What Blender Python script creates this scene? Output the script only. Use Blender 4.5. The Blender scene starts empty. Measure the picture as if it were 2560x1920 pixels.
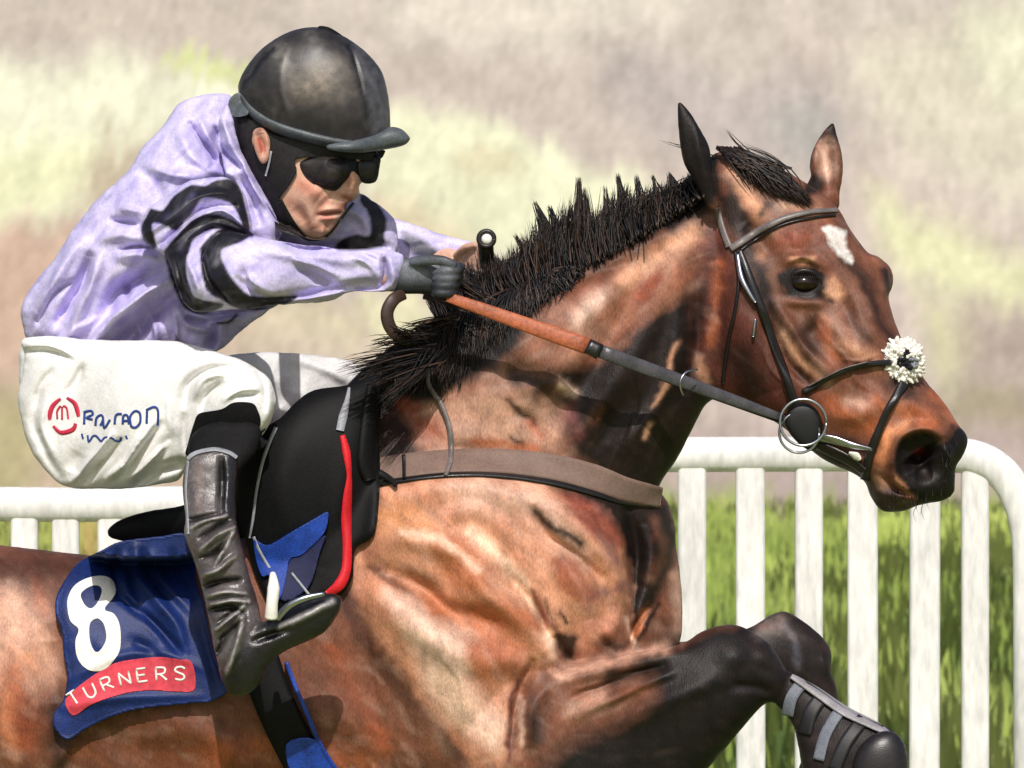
import bpy, math, random, time
import numpy as np
from mathutils import Vector
from mathutils.bvhtree import BVHTree

T0 = time.time()
scene = bpy.context.scene
col = scene.collection

# ------------------------------------------------------------------ camera
CAM_D, CAM_Z, PXM = 8.0, 1.6, 1600.0      # metres to the horse, eye height, photograph pixels per metre there
cam_data = bpy.data.cameras.new('camera')
cam = bpy.data.objects.new('camera', cam_data)
col.objects.link(cam)
cam.location = (0, -CAM_D, CAM_Z)
cam.rotation_euler = (math.radians(90), 0, 0)
cam_data.sensor_fit = 'HORIZONTAL'
cam_data.sensor_width = 36
cam_data.lens = 36 * CAM_D / 1.6
cam_data.clip_start = 0.1
cam_data.clip_end = 1000
cam_data.dof.use_dof = True
cam_data.dof.focus_distance = 7.75
cam_data.dof.aperture_fstop = 18
scene.camera = cam

# ------------------------------------------------------------------ sky, sun, exposure
SUN_EL, SUN_AZ = 45, 1                   # degrees; azimuth from the camera's back, minus = left
world = bpy.data.worlds.new('World')
scene.world = world
world.use_nodes = True
wn = world.node_tree
sky = wn.nodes.new('ShaderNodeTexSky')
sky.sky_type = 'NISHITA'
sky.sun_disc = False
sky.sun_elevation = math.radians(SUN_EL)
sky.air_density = 1.0
sky.dust_density = 3.0
wn.links.new(sky.outputs[0], wn.nodes['Background'].inputs[0])
wn.nodes['Background'].inputs[1].default_value = 0.1
sd = bpy.data.lights.new('sun', 'SUN')
sd.energy = 3.6
sd.angle = math.radians(0.6)
sd.color = (1.0, 0.955, 0.90)
sun = bpy.data.objects.new('sun', sd)
col.objects.link(sun)
el, az = math.radians(SUN_EL), math.radians(SUN_AZ)
to_sun = Vector((math.sin(az) * math.cos(el), -math.cos(az) * math.cos(el), math.sin(el)))
sun.rotation_euler = to_sun.to_track_quat('Z', 'Y').to_euler()
sky.sun_rotation = math.atan2(to_sun.x, to_sun.y)
scene.view_settings.view_transform = 'Standard'
scene.view_settings.look = 'None'
scene.view_settings.exposure = -0.1
scene.view_settings.gamma = 1
scene.view_settings.use_curve_mapping = False
scene.render.engine = 'CYCLES'

# ------------------------------------------------------------------ helpers
rng = np.random.default_rng(7)
random.seed(7)

def P(u, v, t):
    """photograph pixel and depth t (metres in front of the horse's middle plane) to a point in the place"""
    s = (CAM_D - t) / CAM_D
    return ((u - 1280) / PXM * s, -t, CAM_Z - (v - 960) / PXM * s)

def Pn(u, v, t):
    s = (CAM_D - t) / CAM_D
    return np.stack([(u - 1280) / PXM * s, -t, CAM_Z - (v - 960) / PXM * s], -1)

def inv(co):
    t = -co[:, 1]
    s = (CAM_D - t) / CAM_D
    return co[:, 0] / s * PXM + 1280, 960 - (co[:, 2] - CAM_Z) / s * PXM, t

def srgb(*c):
    if len(c) == 1: c = c[0]
    return tuple(((x / 255) / 12.92) if x / 255 <= 0.04045 else (((x / 255) + 0.055) / 1.055) ** 2.4 for x in c)

def spl(pts, n=5, closed=True):
    """Catmull-Rom curve through the points"""
    p = np.array(pts, float)
    N = len(p)
    out = []
    rngi = range(N) if closed else range(N - 1)
    for i in rngi:
        if closed:
            a, b, c, d = p[(i - 1) % N], p[i], p[(i + 1) % N], p[(i + 2) % N]
        else:
            a, b, c, d = p[max(i - 1, 0)], p[i], p[i + 1], p[min(i + 2, N - 1)]
        for k in range(n):
            t = k / n
            out.append(0.5 * ((2 * b) + (c - a) * t + (2 * a - 5 * b + 4 * c - d) * t * t + (3 * b - a - 3 * c + d) * t ** 3))
    if not closed: out.append(p[-1])
    return np.array(out)

def seg_dist(x, y, pts, closed):
    """distance to a polyline, nearest point, position along it"""
    p = np.asarray(pts, float)
    q = np.roll(p, -1, 0) if closed else p[1:]
    if not closed: p = p[:-1]
    best = np.full(x.shape, 1e18); nx = np.zeros(x.shape); ny = np.zeros(x.shape); al = np.zeros(x.shape)
    for i, (a, b) in enumerate(zip(p, q)):
        d = b - a
        L = max((d * d).sum(), 1e-9)
        s = np.clip(((x - a[0]) * d[0] + (y - a[1]) * d[1]) / L, 0, 1)
        cx = a[0] + s * d[0]; cy = a[1] + s * d[1]
        dd = (x - cx) ** 2 + (y - cy) ** 2
        m = dd < best
        best = np.where(m, dd, best); nx = np.where(m, cx, nx); ny = np.where(m, cy, ny); al = np.where(m, (i + s) / len(p), al)
    return np.sqrt(best), nx, ny, al

def inside(x, y, pts):
    p = np.asarray(pts, float)
    q = np.roll(p, -1, 0)
    r = np.zeros(x.shape, bool)
    for a, b in zip(p, q):
        if a[1] == b[1]: continue
        c = ((a[1] > y) != (b[1] > y)) & (x < (b[0] - a[0]) * (y - a[1]) / (b[1] - a[1]) + a[0])
        r ^= c
    return r

class Noise:
    def __init__(s, seed, n=64):
        s.g = np.random.default_rng(seed).random((n, n)); s.n = n
    def one(s, x, y):
        xi = np.floor(x).astype(int); yi = np.floor(y).astype(int)
        fx = x - xi; fy = y - yi
        fx = fx * fx * (3 - 2 * fx); fy = fy * fy * (3 - 2 * fy)
        n = s.n; g = s.g
        a = g[yi % n, xi % n]; b = g[yi % n, (xi + 1) % n]; c = g[(yi + 1) % n, xi % n]; d = g[(yi + 1) % n, (xi + 1) % n]
        return (a * (1 - fx) + b * fx) * (1 - fy) + (c * (1 - fx) + d * fx) * fy
    def __call__(s, x, y, oct=4):
        r = 0; a = 0.5; tot = 0
        for k in range(oct):
            r = r + a * s.one(x * 2 ** k + 17.3 * k, y * 2 ** k + 5.1 * k); tot += a; a *= 0.55
        return r / tot - 0.5
NZ = [Noise(i) for i in range(8)]

def ctrl(c):
    """depth field from control points (u,v,t)"""
    if not isinstance(c, (list, tuple)):
        return lambda u, v: np.full(np.shape(u), float(c))
    a = np.array(c, float)
    def f(u, v):
        w = 0; s = 0
        for (x, y, t) in a:
            k = 1 / (((u - x) ** 2 + (v - y) ** 2) + 900.0) ** 1.3
            w = w + k; s = s + k * t
        return s / w
    return f

def fill_grid(poly, g):
    poly = np.asarray(poly)
    x0, y0 = poly.min(0) - 2 * g; x1, y1 = poly.max(0) + 2 * g
    nx = int((x1 - x0) / g) + 1; ny = int((y1 - y0) / g) + 1
    X, Y = np.meshgrid(x0 + np.arange(nx) * g, y0 + np.arange(ny) * g)
    return X, Y

def inflate(pts, c=0.0, k=1.0, cap=0.3, g=5, kb=1.0, smooth=True, shape=1.0):
    """a rounded solid whose outline is the closed curve pts, thickness from a Poisson solution. returns verts, faces"""
    poly = spl(pts) if smooth else np.array(pts, float)
    X, Y = fill_grid(poly, g)
    ins = inside(X, Y, poly)
    d, px, py, _ = seg_dist(X, Y, poly, True)
    # conjugate gradients on  -lap w = 1, w = 0 outside
    h2 = (g / PXM) ** 2
    m = ins.astype(float)
    def A(w):
        r = 4 * w
        r[1:] -= w[:-1]; r[:-1] -= w[1:]; r[:, 1:] -= w[:, :-1]; r[:, :-1] -= w[:, 1:]
        return r * m
    b = m * h2
    w = np.zeros_like(b); r = b.copy(); p = r.copy(); rs = (r * r).sum(); rs0 = rs
    for it in range(900):
        Ap = A(p); al = rs / ((p * Ap).sum() + 1e-30)
        w += al * p; r -= al * Ap; rn = (r * r).sum()
        if rn < rs0 * 1e-8: break
        p = r + rn / rs * p; rs = rn
    H = k * np.sqrt(np.maximum(2 * w, 0)) ** shape
    H = cap * np.tanh(H / cap)
    C = ctrl(c)
    cellu = ins[:-1, :-1] | ins[1:, :-1] | ins[:-1, 1:] | ins[1:, 1:]
    use = np.zeros_like(ins)
    use[:-1, :-1] |= cellu; use[1:, :-1] |= cellu; use[:-1, 1:] |= cellu; use[1:, 1:] |= cellu
    out = use & ~ins
    U = np.where(out, px, X); V = np.where(out, py, Y); H = np.where(out, 0, H)
    ids = -np.ones(X.shape, int); ids[use] = np.arange(use.sum())
    idb = ids.copy(); n = use.sum(); idb[ins] = n + np.arange(ins.sum())
    cc = C(U, V)
    vf = Pn(U[use], V[use], (cc + H)[use]); vb = Pn(U[ins], V[ins], (cc - kb * H)[ins])
    verts = np.concatenate([vf, vb])
    j, i = np.nonzero(cellu)
    f1 = np.stack([ids[j, i], ids[j + 1, i], ids[j + 1, i + 1], ids[j, i + 1]], 1)
    f2 = np.stack([idb[j, i], idb[j, i + 1], idb[j + 1, i + 1], idb[j + 1, i]], 1)
    same = (f1[:, 0] == f2[:, 0]) & (f1[:, 1] == f2[:, 3]) & (f1[:, 2] == f2[:, 2]) & (f1[:, 3] == f2[:, 1])
    return verts, np.concatenate([f1, f2[~same]])

def tube(pts, rad, n=10, flat=None):
    """closed tapered tube through 3-D points. rad per point or one number. returns verts, faces"""
    p = np.array(pts, float); N = len(p)
    r = np.full(N, rad, float) if np.isscalar(rad) else np.array(rad, float)
    tan = np.gradient(p, axis=0); tan /= np.linalg.norm(tan, axis=1)[:, None] + 1e-12
    up = np.array([0.13, -0.98, 0.1]); V = []
    a = np.arange(n) * 2 * math.pi / n
    for i in range(N):
        s = np.cross(tan[i], up); s /= np.linalg.norm(s) + 1e-9
        w = np.cross(s, tan[i])
        fl = 1 if flat is None else flat
        V.append(p[i] + r[i] * (np.cos(a)[:, None] * s + fl * np.sin(a)[:, None] * w))
    V = np.concatenate(V + [p[:1], p[-1:]])
    F = []
    for i in range(N - 1):
        for k in range(n):
            F.append((i * n + k, i * n + (k + 1) % n, (i + 1) * n + (k + 1) % n, (i + 1) * n + k))
    c0, c1 = N * n, N * n + 1
    for k in range(n):
        F.append((c0, (k + 1) % n, k, k)); F.append((c1, (N - 1) * n + k, (N - 1) * n + (k + 1) % n, (N - 1) * n + (k + 1) % n))
    return V, np.array(F)

def tube_px(pts, rad_px, n=10, m=5, flat=None):
    """tube through (u, v, t) points, radius in photograph pixels"""
    q = spl(pts, m, False)
    r = np.full(len(pts), rad_px, float) if np.isscalar(rad_px) else np.array(rad_px, float)
    r = np.interp(np.linspace(0, 1, len(q)), np.linspace(0, 1, len(r)), r) / PXM
    return tube([P(*x) for x in q], r, n, flat)

def ellipsoid(c, r, n=24, rot=None):
    """c centre point, r radii (x,y,z)"""
    V = []; F = []
    for i in range(n + 1):
        th = math.pi * i / n
        for k in range(n * 2):
            ph = math.pi * k / n
            V.append((math.sin(th) * math.cos(ph), math.sin(th) * math.sin(ph), math.cos(th)))
    V = np.array(V) * np.array(r)
    if rot is not None:
        V = V @ np.array(rot.to_matrix()).T
    V = V + np.array(c)
    m = n * 2
    for i in range(n):
        for k in range(m):
            F.append((i * m + k, (i + 1) * m + k, (i + 1) * m + (k + 1) % m, i * m + (k + 1) % m))
    return V, np.array(F)

def box(c, s):
    x, y, z = np.array(s) / 2
    V = np.array([(i, j, k) for i in (-x, x) for j in (-y, y) for k in (-z, z)]) + np.array(c)
    return V, np.array([(0, 1, 3, 2), (4, 6, 7, 5), (0, 4, 5, 1), (2, 3, 7, 6), (0, 2, 6, 4), (1, 5, 7, 3)])

def join(parts):
    V = []; F = []; n = 0
    for v, f in parts:
        V.append(np.asarray(v, float)); F.append(np.asarray(f) + n); n += len(v)
    return np.concatenate(V), np.concatenate(F)

def to_mesh(name, V, F):
    me = bpy.data.meshes.new(name)
    fl = [tuple(dict.fromkeys(f)) for f in F.tolist()]
    me.from_pydata(V.tolist(), [], [f for f in fl if len(f) > 2])
    me.update()
    return me

def vcos(me):
    a = np.empty(len(me.vertices) * 3); me.vertices.foreach_get('co', a); return a.reshape(-1, 3)

def vnors(me):
    a = np.empty(len(me.vertices) * 3); me.vertices.foreach_get('normal', a); return a.reshape(-1, 3)

def lap_smooth(me, it, lam=0.5, keep=None):
    co = vcos(me); n = len(co)
    e = np.empty(len(me.edges) * 2, int); me.edges.foreach_get('vertices', e); e = e.reshape(-1, 2)
    deg = np.bincount(e.ravel(), minlength=n).astype(float); deg[deg == 0] = 1
    for _ in range(it):
        for l in (lam, -lam * 1.03):
            s = np.stack([np.bincount(e[:, 0], co[e[:, 1], k], n) + np.bincount(e[:, 1], co[e[:, 0], k], n) for k in range(3)], 1) / deg[:, None]
            co = co + l * (s - co)
    me.vertices.foreach_set('co', co.ravel()); me.update()

def fuse(name, parts, voxel=0.003, smooth=6):
    """one continuous skin over overlapping solids"""
    V, F = join(parts)
    me = to_mesh(name, V, F)
    o = bpy.data.objects.new(name, me); col.objects.link(o)
    mod = o.modifiers.new('r', 'REMESH'); mod.mode = 'VOXEL'; mod.voxel_size = voxel
    dg = bpy.context.evaluated_depsgraph_get()
    me2 = bpy.data.meshes.new_from_object(o.evaluated_get(dg))
    bpy.data.objects.remove(o); bpy.data.meshes.remove(me)
    me2.name = name
    lap_smooth(me2, smooth)
    return me2

def relief(me, strokes, seed=0, noise=0.0, nscale=60, gain=1.0):
    """strokes: (points, radius px, height m) ridges (+) and grooves (-) across the side that faces the camera"""
    for group in range(0, len(strokes), 8):
        co = vcos(me); nr = vnors(me)
        u, v, t = inv(co)
        w = np.clip((-nr[:, 1] - 0.05) / 0.5, 0, 1)
        wu = u + 10 * NZ[1](u / 70, v / 70, 2); wv = v + 10 * NZ[2](u / 70, v / 70, 2)
        dt = np.zeros(len(u))
        for st in strokes[group:group + 8]:
            pts, r, h = st[:3]; h = h * gain
            pts = np.array(pts, float)
            x0, y0 = pts.min(0) - 3 * r; x1, y1 = pts.max(0) + 3 * r
            m = (wu > x0) & (wu < x1) & (wv > y0) & (wv < y1) & (w > 0)
            if not m.any(): continue
            if len(pts) == 1:
                d = np.hypot(wu[m] - pts[0, 0], wv[m] - pts[0, 1]); tap = 1
            else:
                q = spl(pts, 4, False)
                d, _, _, al = seg_dist(wu[m], wv[m], q, False)
                tap = 0.25 + 0.75 * np.sin(np.pi * np.clip(al, 0.02, 0.98)) ** 0.6
            dt[m] += h * tap * np.exp(-(d / r) ** 2)
        co[:, 1] -= dt * w
        me.vertices.foreach_set('co', co.ravel()); me.update()
    if noise:
        co = vcos(me); nr = vnors(me); u, v, t = inv(co)
        co += nr * (noise * NZ[seed % 8](u / nscale, v / nscale + t * 3, 4))[:, None]
        me.vertices.foreach_set('co', co.ravel()); me.update()

def paint(me, base, layers, warp=9, seed=0, mott=0.10, mscale=(22, 60), ang=0.0, front=None):
    """vertex colour: ('p', polygon, colour, softness, alpha) or ('s', stroke, colour, radius, alpha)"""
    co = vcos(me); u, v, t = inv(co)
    n = len(u)
    C = np.tile(np.array(base, float), (n, 1))
    wu = u + warp * NZ[3](u / 30, v / 30, 3) * 2; wv = v + warp * NZ[4](u / 30, v / 30, 3) * 2
    nr = vnors(me)
    for L in layers:
        kind, pts, c, r, al = L[:5]
        pts = np.array(pts, float)
        x0, y0 = pts.min(0) - 3 * r - 5; x1, y1 = pts.max(0) + 3 * r + 5
        m = (wu > x0) & (wu < x1) & (wv > y0) & (wv < y1)
        if len(L) > 5 and L[5] == 'f': m &= nr[:, 1] < 0.1
        if len(L) > 5 and L[5] == 'b': m &= nr[:, 1] > 0.1
        if not m.any(): continue
        x, y = wu[m], wv[m]
        if kind == 'p':
            q = spl(pts, 3)
            ins = inside(x, y, q); d, _, _, _ = seg_dist(x, y, q, True)
            a = np.clip(np.where(ins, d, -d) / max(r, .5) * 0.5 + 0.5, 0, 1)
        else:
            if len(pts) == 1: d = np.hypot(x - pts[0, 0], y - pts[0, 1])
            else: d, _, _, _ = seg_dist(x, y, spl(pts, 3, False), False)
            a = np.exp(-(d / r) ** 2)
        a = (a * al)[:, None]
        C[m] = C[m] * (1 - a) + np.array(c) * a
    ca, sa = math.cos(ang), math.sin(ang)
    xr = (u * ca + v * sa); yr = (-u * sa + v * ca)
    nz = NZ[(seed + 5) % 8](xr / mscale[1], yr / mscale[0], 4) * 2
    C *= (1 + mott * 2 * nz)[:, None]
    set_color(me, np.clip(C, 0, 1))

def set_color(me, C):
    a = me.color_attributes.get('tint') or me.color_attributes.new('tint', 'FLOAT_COLOR', 'POINT')
    full = np.ones((len(C), 4)); full[:, :3] = C
    a.data.foreach_set('color', full.ravel())

def dab_map(n, flow, length, width, seed, x0=-200, x1=2700, y0=0, y1=2200, res=4.0):
    """brush-like streaks in the hair or cloth, laid along a flow angle; returns a sampler giving two fields"""
    r = np.random.default_rng(seed); nx = int((x1 - x0) / res); ny = int((y1 - y0) / res)
    A = np.zeros((2, ny, nx))
    for k in range(n):
        cu, cv = x0 + (x1 - x0) * r.random(), y0 + (y1 - y0) * r.random()
        a = flow(cu, cv) + .25 * r.normal(); L = length * (.5 + r.random()); W = width * (.5 + r.random())
        R = int(L / res * 1.6) + 1; i0, j0 = int((cu - x0) / res), int((cv - y0) / res)
        ja, jb, ia, ib = max(j0 - R, 0), min(j0 + R, ny), max(i0 - R, 0), min(i0 + R, nx)
        if ja >= jb or ia >= ib: continue
        X = (np.arange(ia, ib) - i0)[None] * res; Y = (np.arange(ja, jb) - j0)[:, None] * res
        p = X * math.cos(a) + Y * math.sin(a); q = -X * math.sin(a) + Y * math.cos(a)
        w = np.exp(-(p / L) ** 4 - (np.abs(q) / W) ** 2.5)
        for c in range(2):
            A[c, ja:jb, ia:ib] = A[c, ja:jb, ia:ib] * (1 - .7 * w) + w * .7 * (2 * r.random() - 1)
    def f(u, v):
        x = np.clip((u - x0) / res, 0, nx - 2); y = np.clip((v - y0) / res, 0, ny - 2)
        i = x.astype(int); j = y.astype(int); fx = x - i; fy = y - j
        return [(A[c, j, i] * (1 - fx) + A[c, j, i + 1] * fx) * (1 - fy) + (A[c, j + 1, i] * (1 - fx) + A[c, j + 1, i + 1] * fx) * fy for c in range(2)]
    return f

def apply_dabs(me, f, lum=.25, warm=None, wa=0.0, cool=None, ca=0.0):
    co = vcos(me); u, v, t = inv(co); a = me.color_attributes['tint']
    C = np.empty(len(co) * 4); a.data.foreach_get('color', C); C = C.reshape(-1, 4)[:, :3]
    l, h = f(u, v)
    C = C * (1 + lum * l)[:, None]
    L = C.mean(1)[:, None]
    if warm is not None: k = np.clip(h, 0, 1)[:, None] * wa * np.clip(L / .12, 0, 1); C = C * (1 - k) + np.array(warm) * k
    if cool is not None: k = np.clip(-h, 0, 1)[:, None] * ca * np.clip(L / .12, 0, 1); C = C * (1 - k) + np.array(cool) * k
    set_color(me, np.clip(C, 0, 1))

MATS = {}
def material(name, color=None, rough=0.5, spec=0.4, metal=0.0, grain=0.12, gscale=420, bump=0.15, bscale=500, sheen=0.0,
             coat=0.0, emit=None, aniso=None, trans=0.0, sub=0.0):
    """principled material; colour from the 'tint' attribute when color is None; fine pigment grain on top"""
    if name in MATS: return MATS[name]
    m = bpy.data.materials.new(name); m.use_nodes = True
    nt = m.node_tree; N = nt.nodes; b = N['Principled BSDF']
    tc = N.new('ShaderNodeTexCoord')
    mp = N.new('ShaderNodeMapping'); mp.inputs['Scale'].default_value = aniso or (1, 1, 1)
    nt.links.new(tc.outputs['Object'], mp.inputs[0])
    n1 = N.new('ShaderNodeTexNoise'); n1.inputs['Scale'].default_value = gscale; n1.inputs['Detail'].default_value = 3
    nt.links.new(mp.outputs[0], n1.inputs['Vector'])
    n2 = N.new('ShaderNodeTexNoise'); n2.inputs['Scale'].default_value = gscale / 9; n2.inputs['Detail'].default_value = 4
    nt.links.new(mp.outputs[0], n2.inputs['Vector'])
    ad = N.new('ShaderNodeMath'); ad.operation = 'ADD'
    nt.links.new(n1.outputs[0], ad.inputs[0]); nt.links.new(n2.outputs[0], ad.inputs[1])
    mr = N.new('ShaderNodeMapRange'); mr.inputs[1].default_value = 0.6; mr.inputs[2].default_value = 1.4
    mr.inputs[3].default_value = 1 - grain * 2.8; mr.inputs[4].default_value = 1 + grain * 2.8
    nt.links.new(ad.outputs[0], mr.inputs[0])
    mx = N.new('ShaderNodeMix'); mx.data_type = 'RGBA'; mx.blend_type = 'MULTIPLY'; mx.inputs[0].default_value = 1
    if color is None:
        at = N.new('ShaderNodeAttribute'); at.attribute_name = 'tint'
        nt.links.new(at.outputs['Color'], mx.inputs[6])
    else:
        mx.inputs[6].default_value = (*color, 1)
    nt.links.new(mr.outputs[0], mx.inputs[7])
    nt.links.new(mx.outputs[2], b.inputs['Base Color'])
    b.inputs['Roughness'].default_value = rough
    b.inputs['Specular IOR Level'].default_value = spec
    b.inputs['Metallic'].default_value = metal
    b.inputs['Sheen Weight'].default_value = sheen
    b.inputs['Coat Weight'].default_value = coat
    b.inputs['Coat Roughness'].default_value = 0.25
    if sub:
        b.inputs['Subsurface Weight'].default_value = sub; b.inputs['Subsurface Scale'].default_value = 0.01
    if bump:
        n3 = N.new('ShaderNodeTexNoise'); n3.inputs['Scale'].default_value = bscale; n3.inputs['Detail'].default_value = 3
        nt.links.new(mp.outputs[0], n3.inputs['Vector'])
        bp = N.new('ShaderNodeBump'); bp.inputs['Strength'].default_value = bump; bp.inputs['Distance'].default_value = 0.002
        nt.links.new(n3.outputs[0], bp.inputs['Height']); nt.links.new(bp.outputs[0], b.inputs['Normal'])
    MATS[name] = m
    return m

def thing(name, label, cat, loc, group=None):
    o = bpy.data.objects.new(name, None); col.objects.link(o); o.location = loc
    o.empty_display_size = 0.1
    o['label'] = label; o['category'] = cat
    if group: o['group'] = group
    return o

def link(name, me, mat, parent=None, smooth=True):
    o = bpy.data.objects.new(name, me); col.objects.link(o)
    me.materials.clear(); me.materials.append(mat)
    if smooth: me.polygons.foreach_set('use_smooth', [True] * len(me.polygons))
    if parent is not None:
        o.parent = parent
        wl = Vector((0, 0, 0)); q = parent
        while q is not None: wl += q.location; q = q.parent
        o.location = -wl
    return o

def obj(name, parts, mat, parent=None, smooth=True):
    V, F = join(parts) if isinstance(parts, list) else parts
    return link(name, to_mesh(name, V, F), mat, parent, smooth)

class Surf:
    """front surface of one or more meshes as the viewer sees it, for laying straps and prints on"""
    def __init__(s, *meshes):
        s.b = []
        for me in meshes:
            co = vcos(me)
            s.b.append(BVHTree.FromPolygons([Vector(c) for c in co], [tuple(p.vertices) for p in me.polygons]))
        s.o = Vector((0, -CAM_D, CAM_Z))
    def t(s, u, v, default=None):
        d = (Vector(P(u, v, 0)) - s.o).normalized(); best = None
        for b in s.b:
            h = b.ray_cast(s.o, d)
            if h[0] is not None and (best is None or -h[0].y > best): best = -h[0].y
        return best if best is not None else default

def strap(surf, pts, width, lift=0.004, thick=0.006, across=5, n=6, fill=None, sm=4, crown=0.0, step=None):
    """a band laid over a surface. pts (u,v) centre line, width px (one number or per point)"""
    q = spl(pts, n, False)
    if step:
        L = np.concatenate([[0], np.cumsum(np.hypot(*np.diff(q, axis=0).T))]); k = max(int(L[-1] / step), 2)
        s = np.linspace(0, L[-1], k + 1); q = np.stack([np.interp(s, L, q[:, 0]), np.interp(s, L, q[:, 1])], 1)
    N = len(q)
    w = np.full(N, width, float) if np.isscalar(width) else np.interp(np.linspace(0, 1, N), np.linspace(0, 1, len(width)), width)
    tg = np.gradient(q, axis=0); tg /= np.linalg.norm(tg, axis=1)[:, None] + 1e-9
    pr = np.stack([-tg[:, 1], tg[:, 0]], 1)
    G = np.zeros((N, across, 3)); 
    for i in range(N):
        for j in range(across):
            a = (j / (across - 1) - 0.5)
            uv = q[i] + pr[i] * w[i] * a
            t = surf.t(*uv)
            G[i, j] = (uv[0], uv[1], np.nan if t is None else t)
    T = G[:, :, 2]
    if np.isnan(T).all(): T[:] = 0.1 if fill is None else fill
    for j in range(across):
        bad = np.isnan(T[:, j])
        if bad.any():
            if (~bad).any() and fill is None: T[bad, j] = np.interp(np.flatnonzero(bad), np.flatnonzero(~bad), T[~bad, j])
            else: T[bad, j] = fill if fill is not None else np.nanmean(T)
    for _ in range(sm):
        T2 = T.copy(); T2[1:-1] = (T[:-2] + 2 * T[1:-1] + T[2:]) / 4
        T3 = T2.copy(); T3[:, 1:-1] = (T2[:, :-2] + 2 * T2[:, 1:-1] + T2[:, 2:]) / 4
        T = np.maximum(T3, T - 0.0008)
    cr = crown * (1 - (np.linspace(-1, 1, across)) ** 2)
    top = Pn(G[:, :, 0], G[:, :, 1], T + lift + cr); bot = Pn(G[:, :, 0], G[:, :, 1], T + lift - thick)
    V = np.concatenate([top.reshape(-1, 3), bot.reshape(-1, 3)]); n0 = N * across
    F = []
    I = lambda i, j: i * across + j
    for i in range(N - 1):
        for j in range(across - 1):
            F.append((I(i, j), I(i + 1, j), I(i + 1, j + 1), I(i, j + 1)))
            F.append((n0 + I(i, j), n0 + I(i, j + 1), n0 + I(i + 1, j + 1), n0 + I(i + 1, j)))
        F.append((I(i, 0), n0 + I(i, 0), n0 + I(i + 1, 0), I(i + 1, 0)))
        F.append((I(i, across - 1), I(i + 1, across - 1), n0 + I(i + 1, across - 1), n0 + I(i, across - 1)))
    for i in (0, N - 1):
        for j in range(across - 1):
            F.append((I(i, j), I(i, j + 1), n0 + I(i, j + 1), n0 + I(i, j)))
    return V, np.array(F)

def patch(surf, poly, holes=(), g=4, lift=0.002, thick=0.004, smooth=True, sm=2, fill=0.2, relief_fn=None, bulge=0.0):
    """a sheet with the outline poly laid on a surface, with its own thickness"""
    poly = spl(poly, 4) if smooth else np.array(poly, float)
    hs = [spl(h, 4) for h in holes]
    X, Y = fill_grid(poly, g)
    ins = inside(X, Y, poly)
    d, px, py, _ = seg_dist(X, Y, poly, True)
    for h in hs:
        ih = inside(X, Y, h); ins &= ~ih
        d2, hx, hy, _ = seg_dist(X, Y, h, True)
        m = d2 < d; px = np.where(m, hx, px); py = np.where(m, hy, py); d = np.where(m, d2, d)
    cellu = ins[:-1, :-1] | ins[1:, :-1] | ins[:-1, 1:] | ins[1:, 1:]
    use = np.zeros_like(ins)
    use[:-1, :-1] |= cellu; use[1:, :-1] |= cellu; use[:-1, 1:] |= cellu; use[1:, 1:] |= cellu
    out = use & ~ins
    U = np.where(out, px, X); V = np.where(out, py, Y)
    T = np.full(X.shape, np.nan)
    for j, i in zip(*np.nonzero(use)):
        t = surf.t(U[j, i], V[j, i]); T[j, i] = fill if t is None else t
    for _ in range(sm):
        num = np.where(use, T, 0); cnt = use.astype(float)
        A = num.copy(); B = cnt.copy()
        for ax, sh in ((0, 1), (0, -1), (1, 1), (1, -1)):
            A += np.roll(num, sh, ax); B += np.roll(cnt, sh, ax)
        T2 = A / np.maximum(B, 1)
        T = np.where(use, np.maximum(T2, T - 0.001), np.nan)
    if relief_fn is not None: T = T + relief_fn(U, V)
    if bulge: T = T + bulge * np.tanh(np.where(out, 0, d) / 12)
    ids = -np.ones(X.shape, int); ids[use] = np.arange(use.sum()); n = use.sum()
    top = Pn(U[use], V[use], T[use] + lift); bot = Pn(U[use], V[use], T[use] + lift - thick)
    j, i = np.nonzero(cellu)
    q = np.stack([ids[j, i], ids[j + 1, i], ids[j + 1, i + 1], ids[j, i + 1]], 1)
    e = {}
    for a, b_, c, d_ in q.tolist():
        for x in ((a, b_), (b_, c), (c, d_), (d_, a)): e[x] = 1
    side = [(b_, a, a + n, b_ + n) for (a, b_) in e if (b_, a) not in e]
    return np.concatenate([top, bot]), np.concatenate([q, q[:, ::-1] + n, np.array(side)])

# ================================================================== the setting
def grid_mesh(name, xs, ys, zf):
    X, Y = np.meshgrid(xs, ys); Z = zf(X, Y)
    V = np.stack([X, Y, Z], -1).reshape(-1, 3); nx, ny = len(xs), len(ys)
    j, i = np.meshgrid(np.arange(ny - 1), np.arange(nx - 1), indexing='ij'); a = (j * nx + i).ravel()
    return to_mesh(name, V, np.stack([a, a + 1, a + nx + 1, a + nx], 1))

def dabs(me, base, pal, uvf, n, seed, ext, size=(20, 90), al=0.6, ang=(-0.3, 0.3), asp=2.2):
    pass

BANK_Y = 62.0
def ground_z(x, y):
    s = np.clip((y - BANK_Y - 1.5 * NZ[0](x / 9, y * 0 + 3, 2)) / 22, 0, 1)
    z = 19 * s ** 1.15 + np.clip(y - BANK_Y, 0, 3) * 0.15
    return z + 0.12 * NZ[1](x / 3, y / 3, 3)

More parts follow.
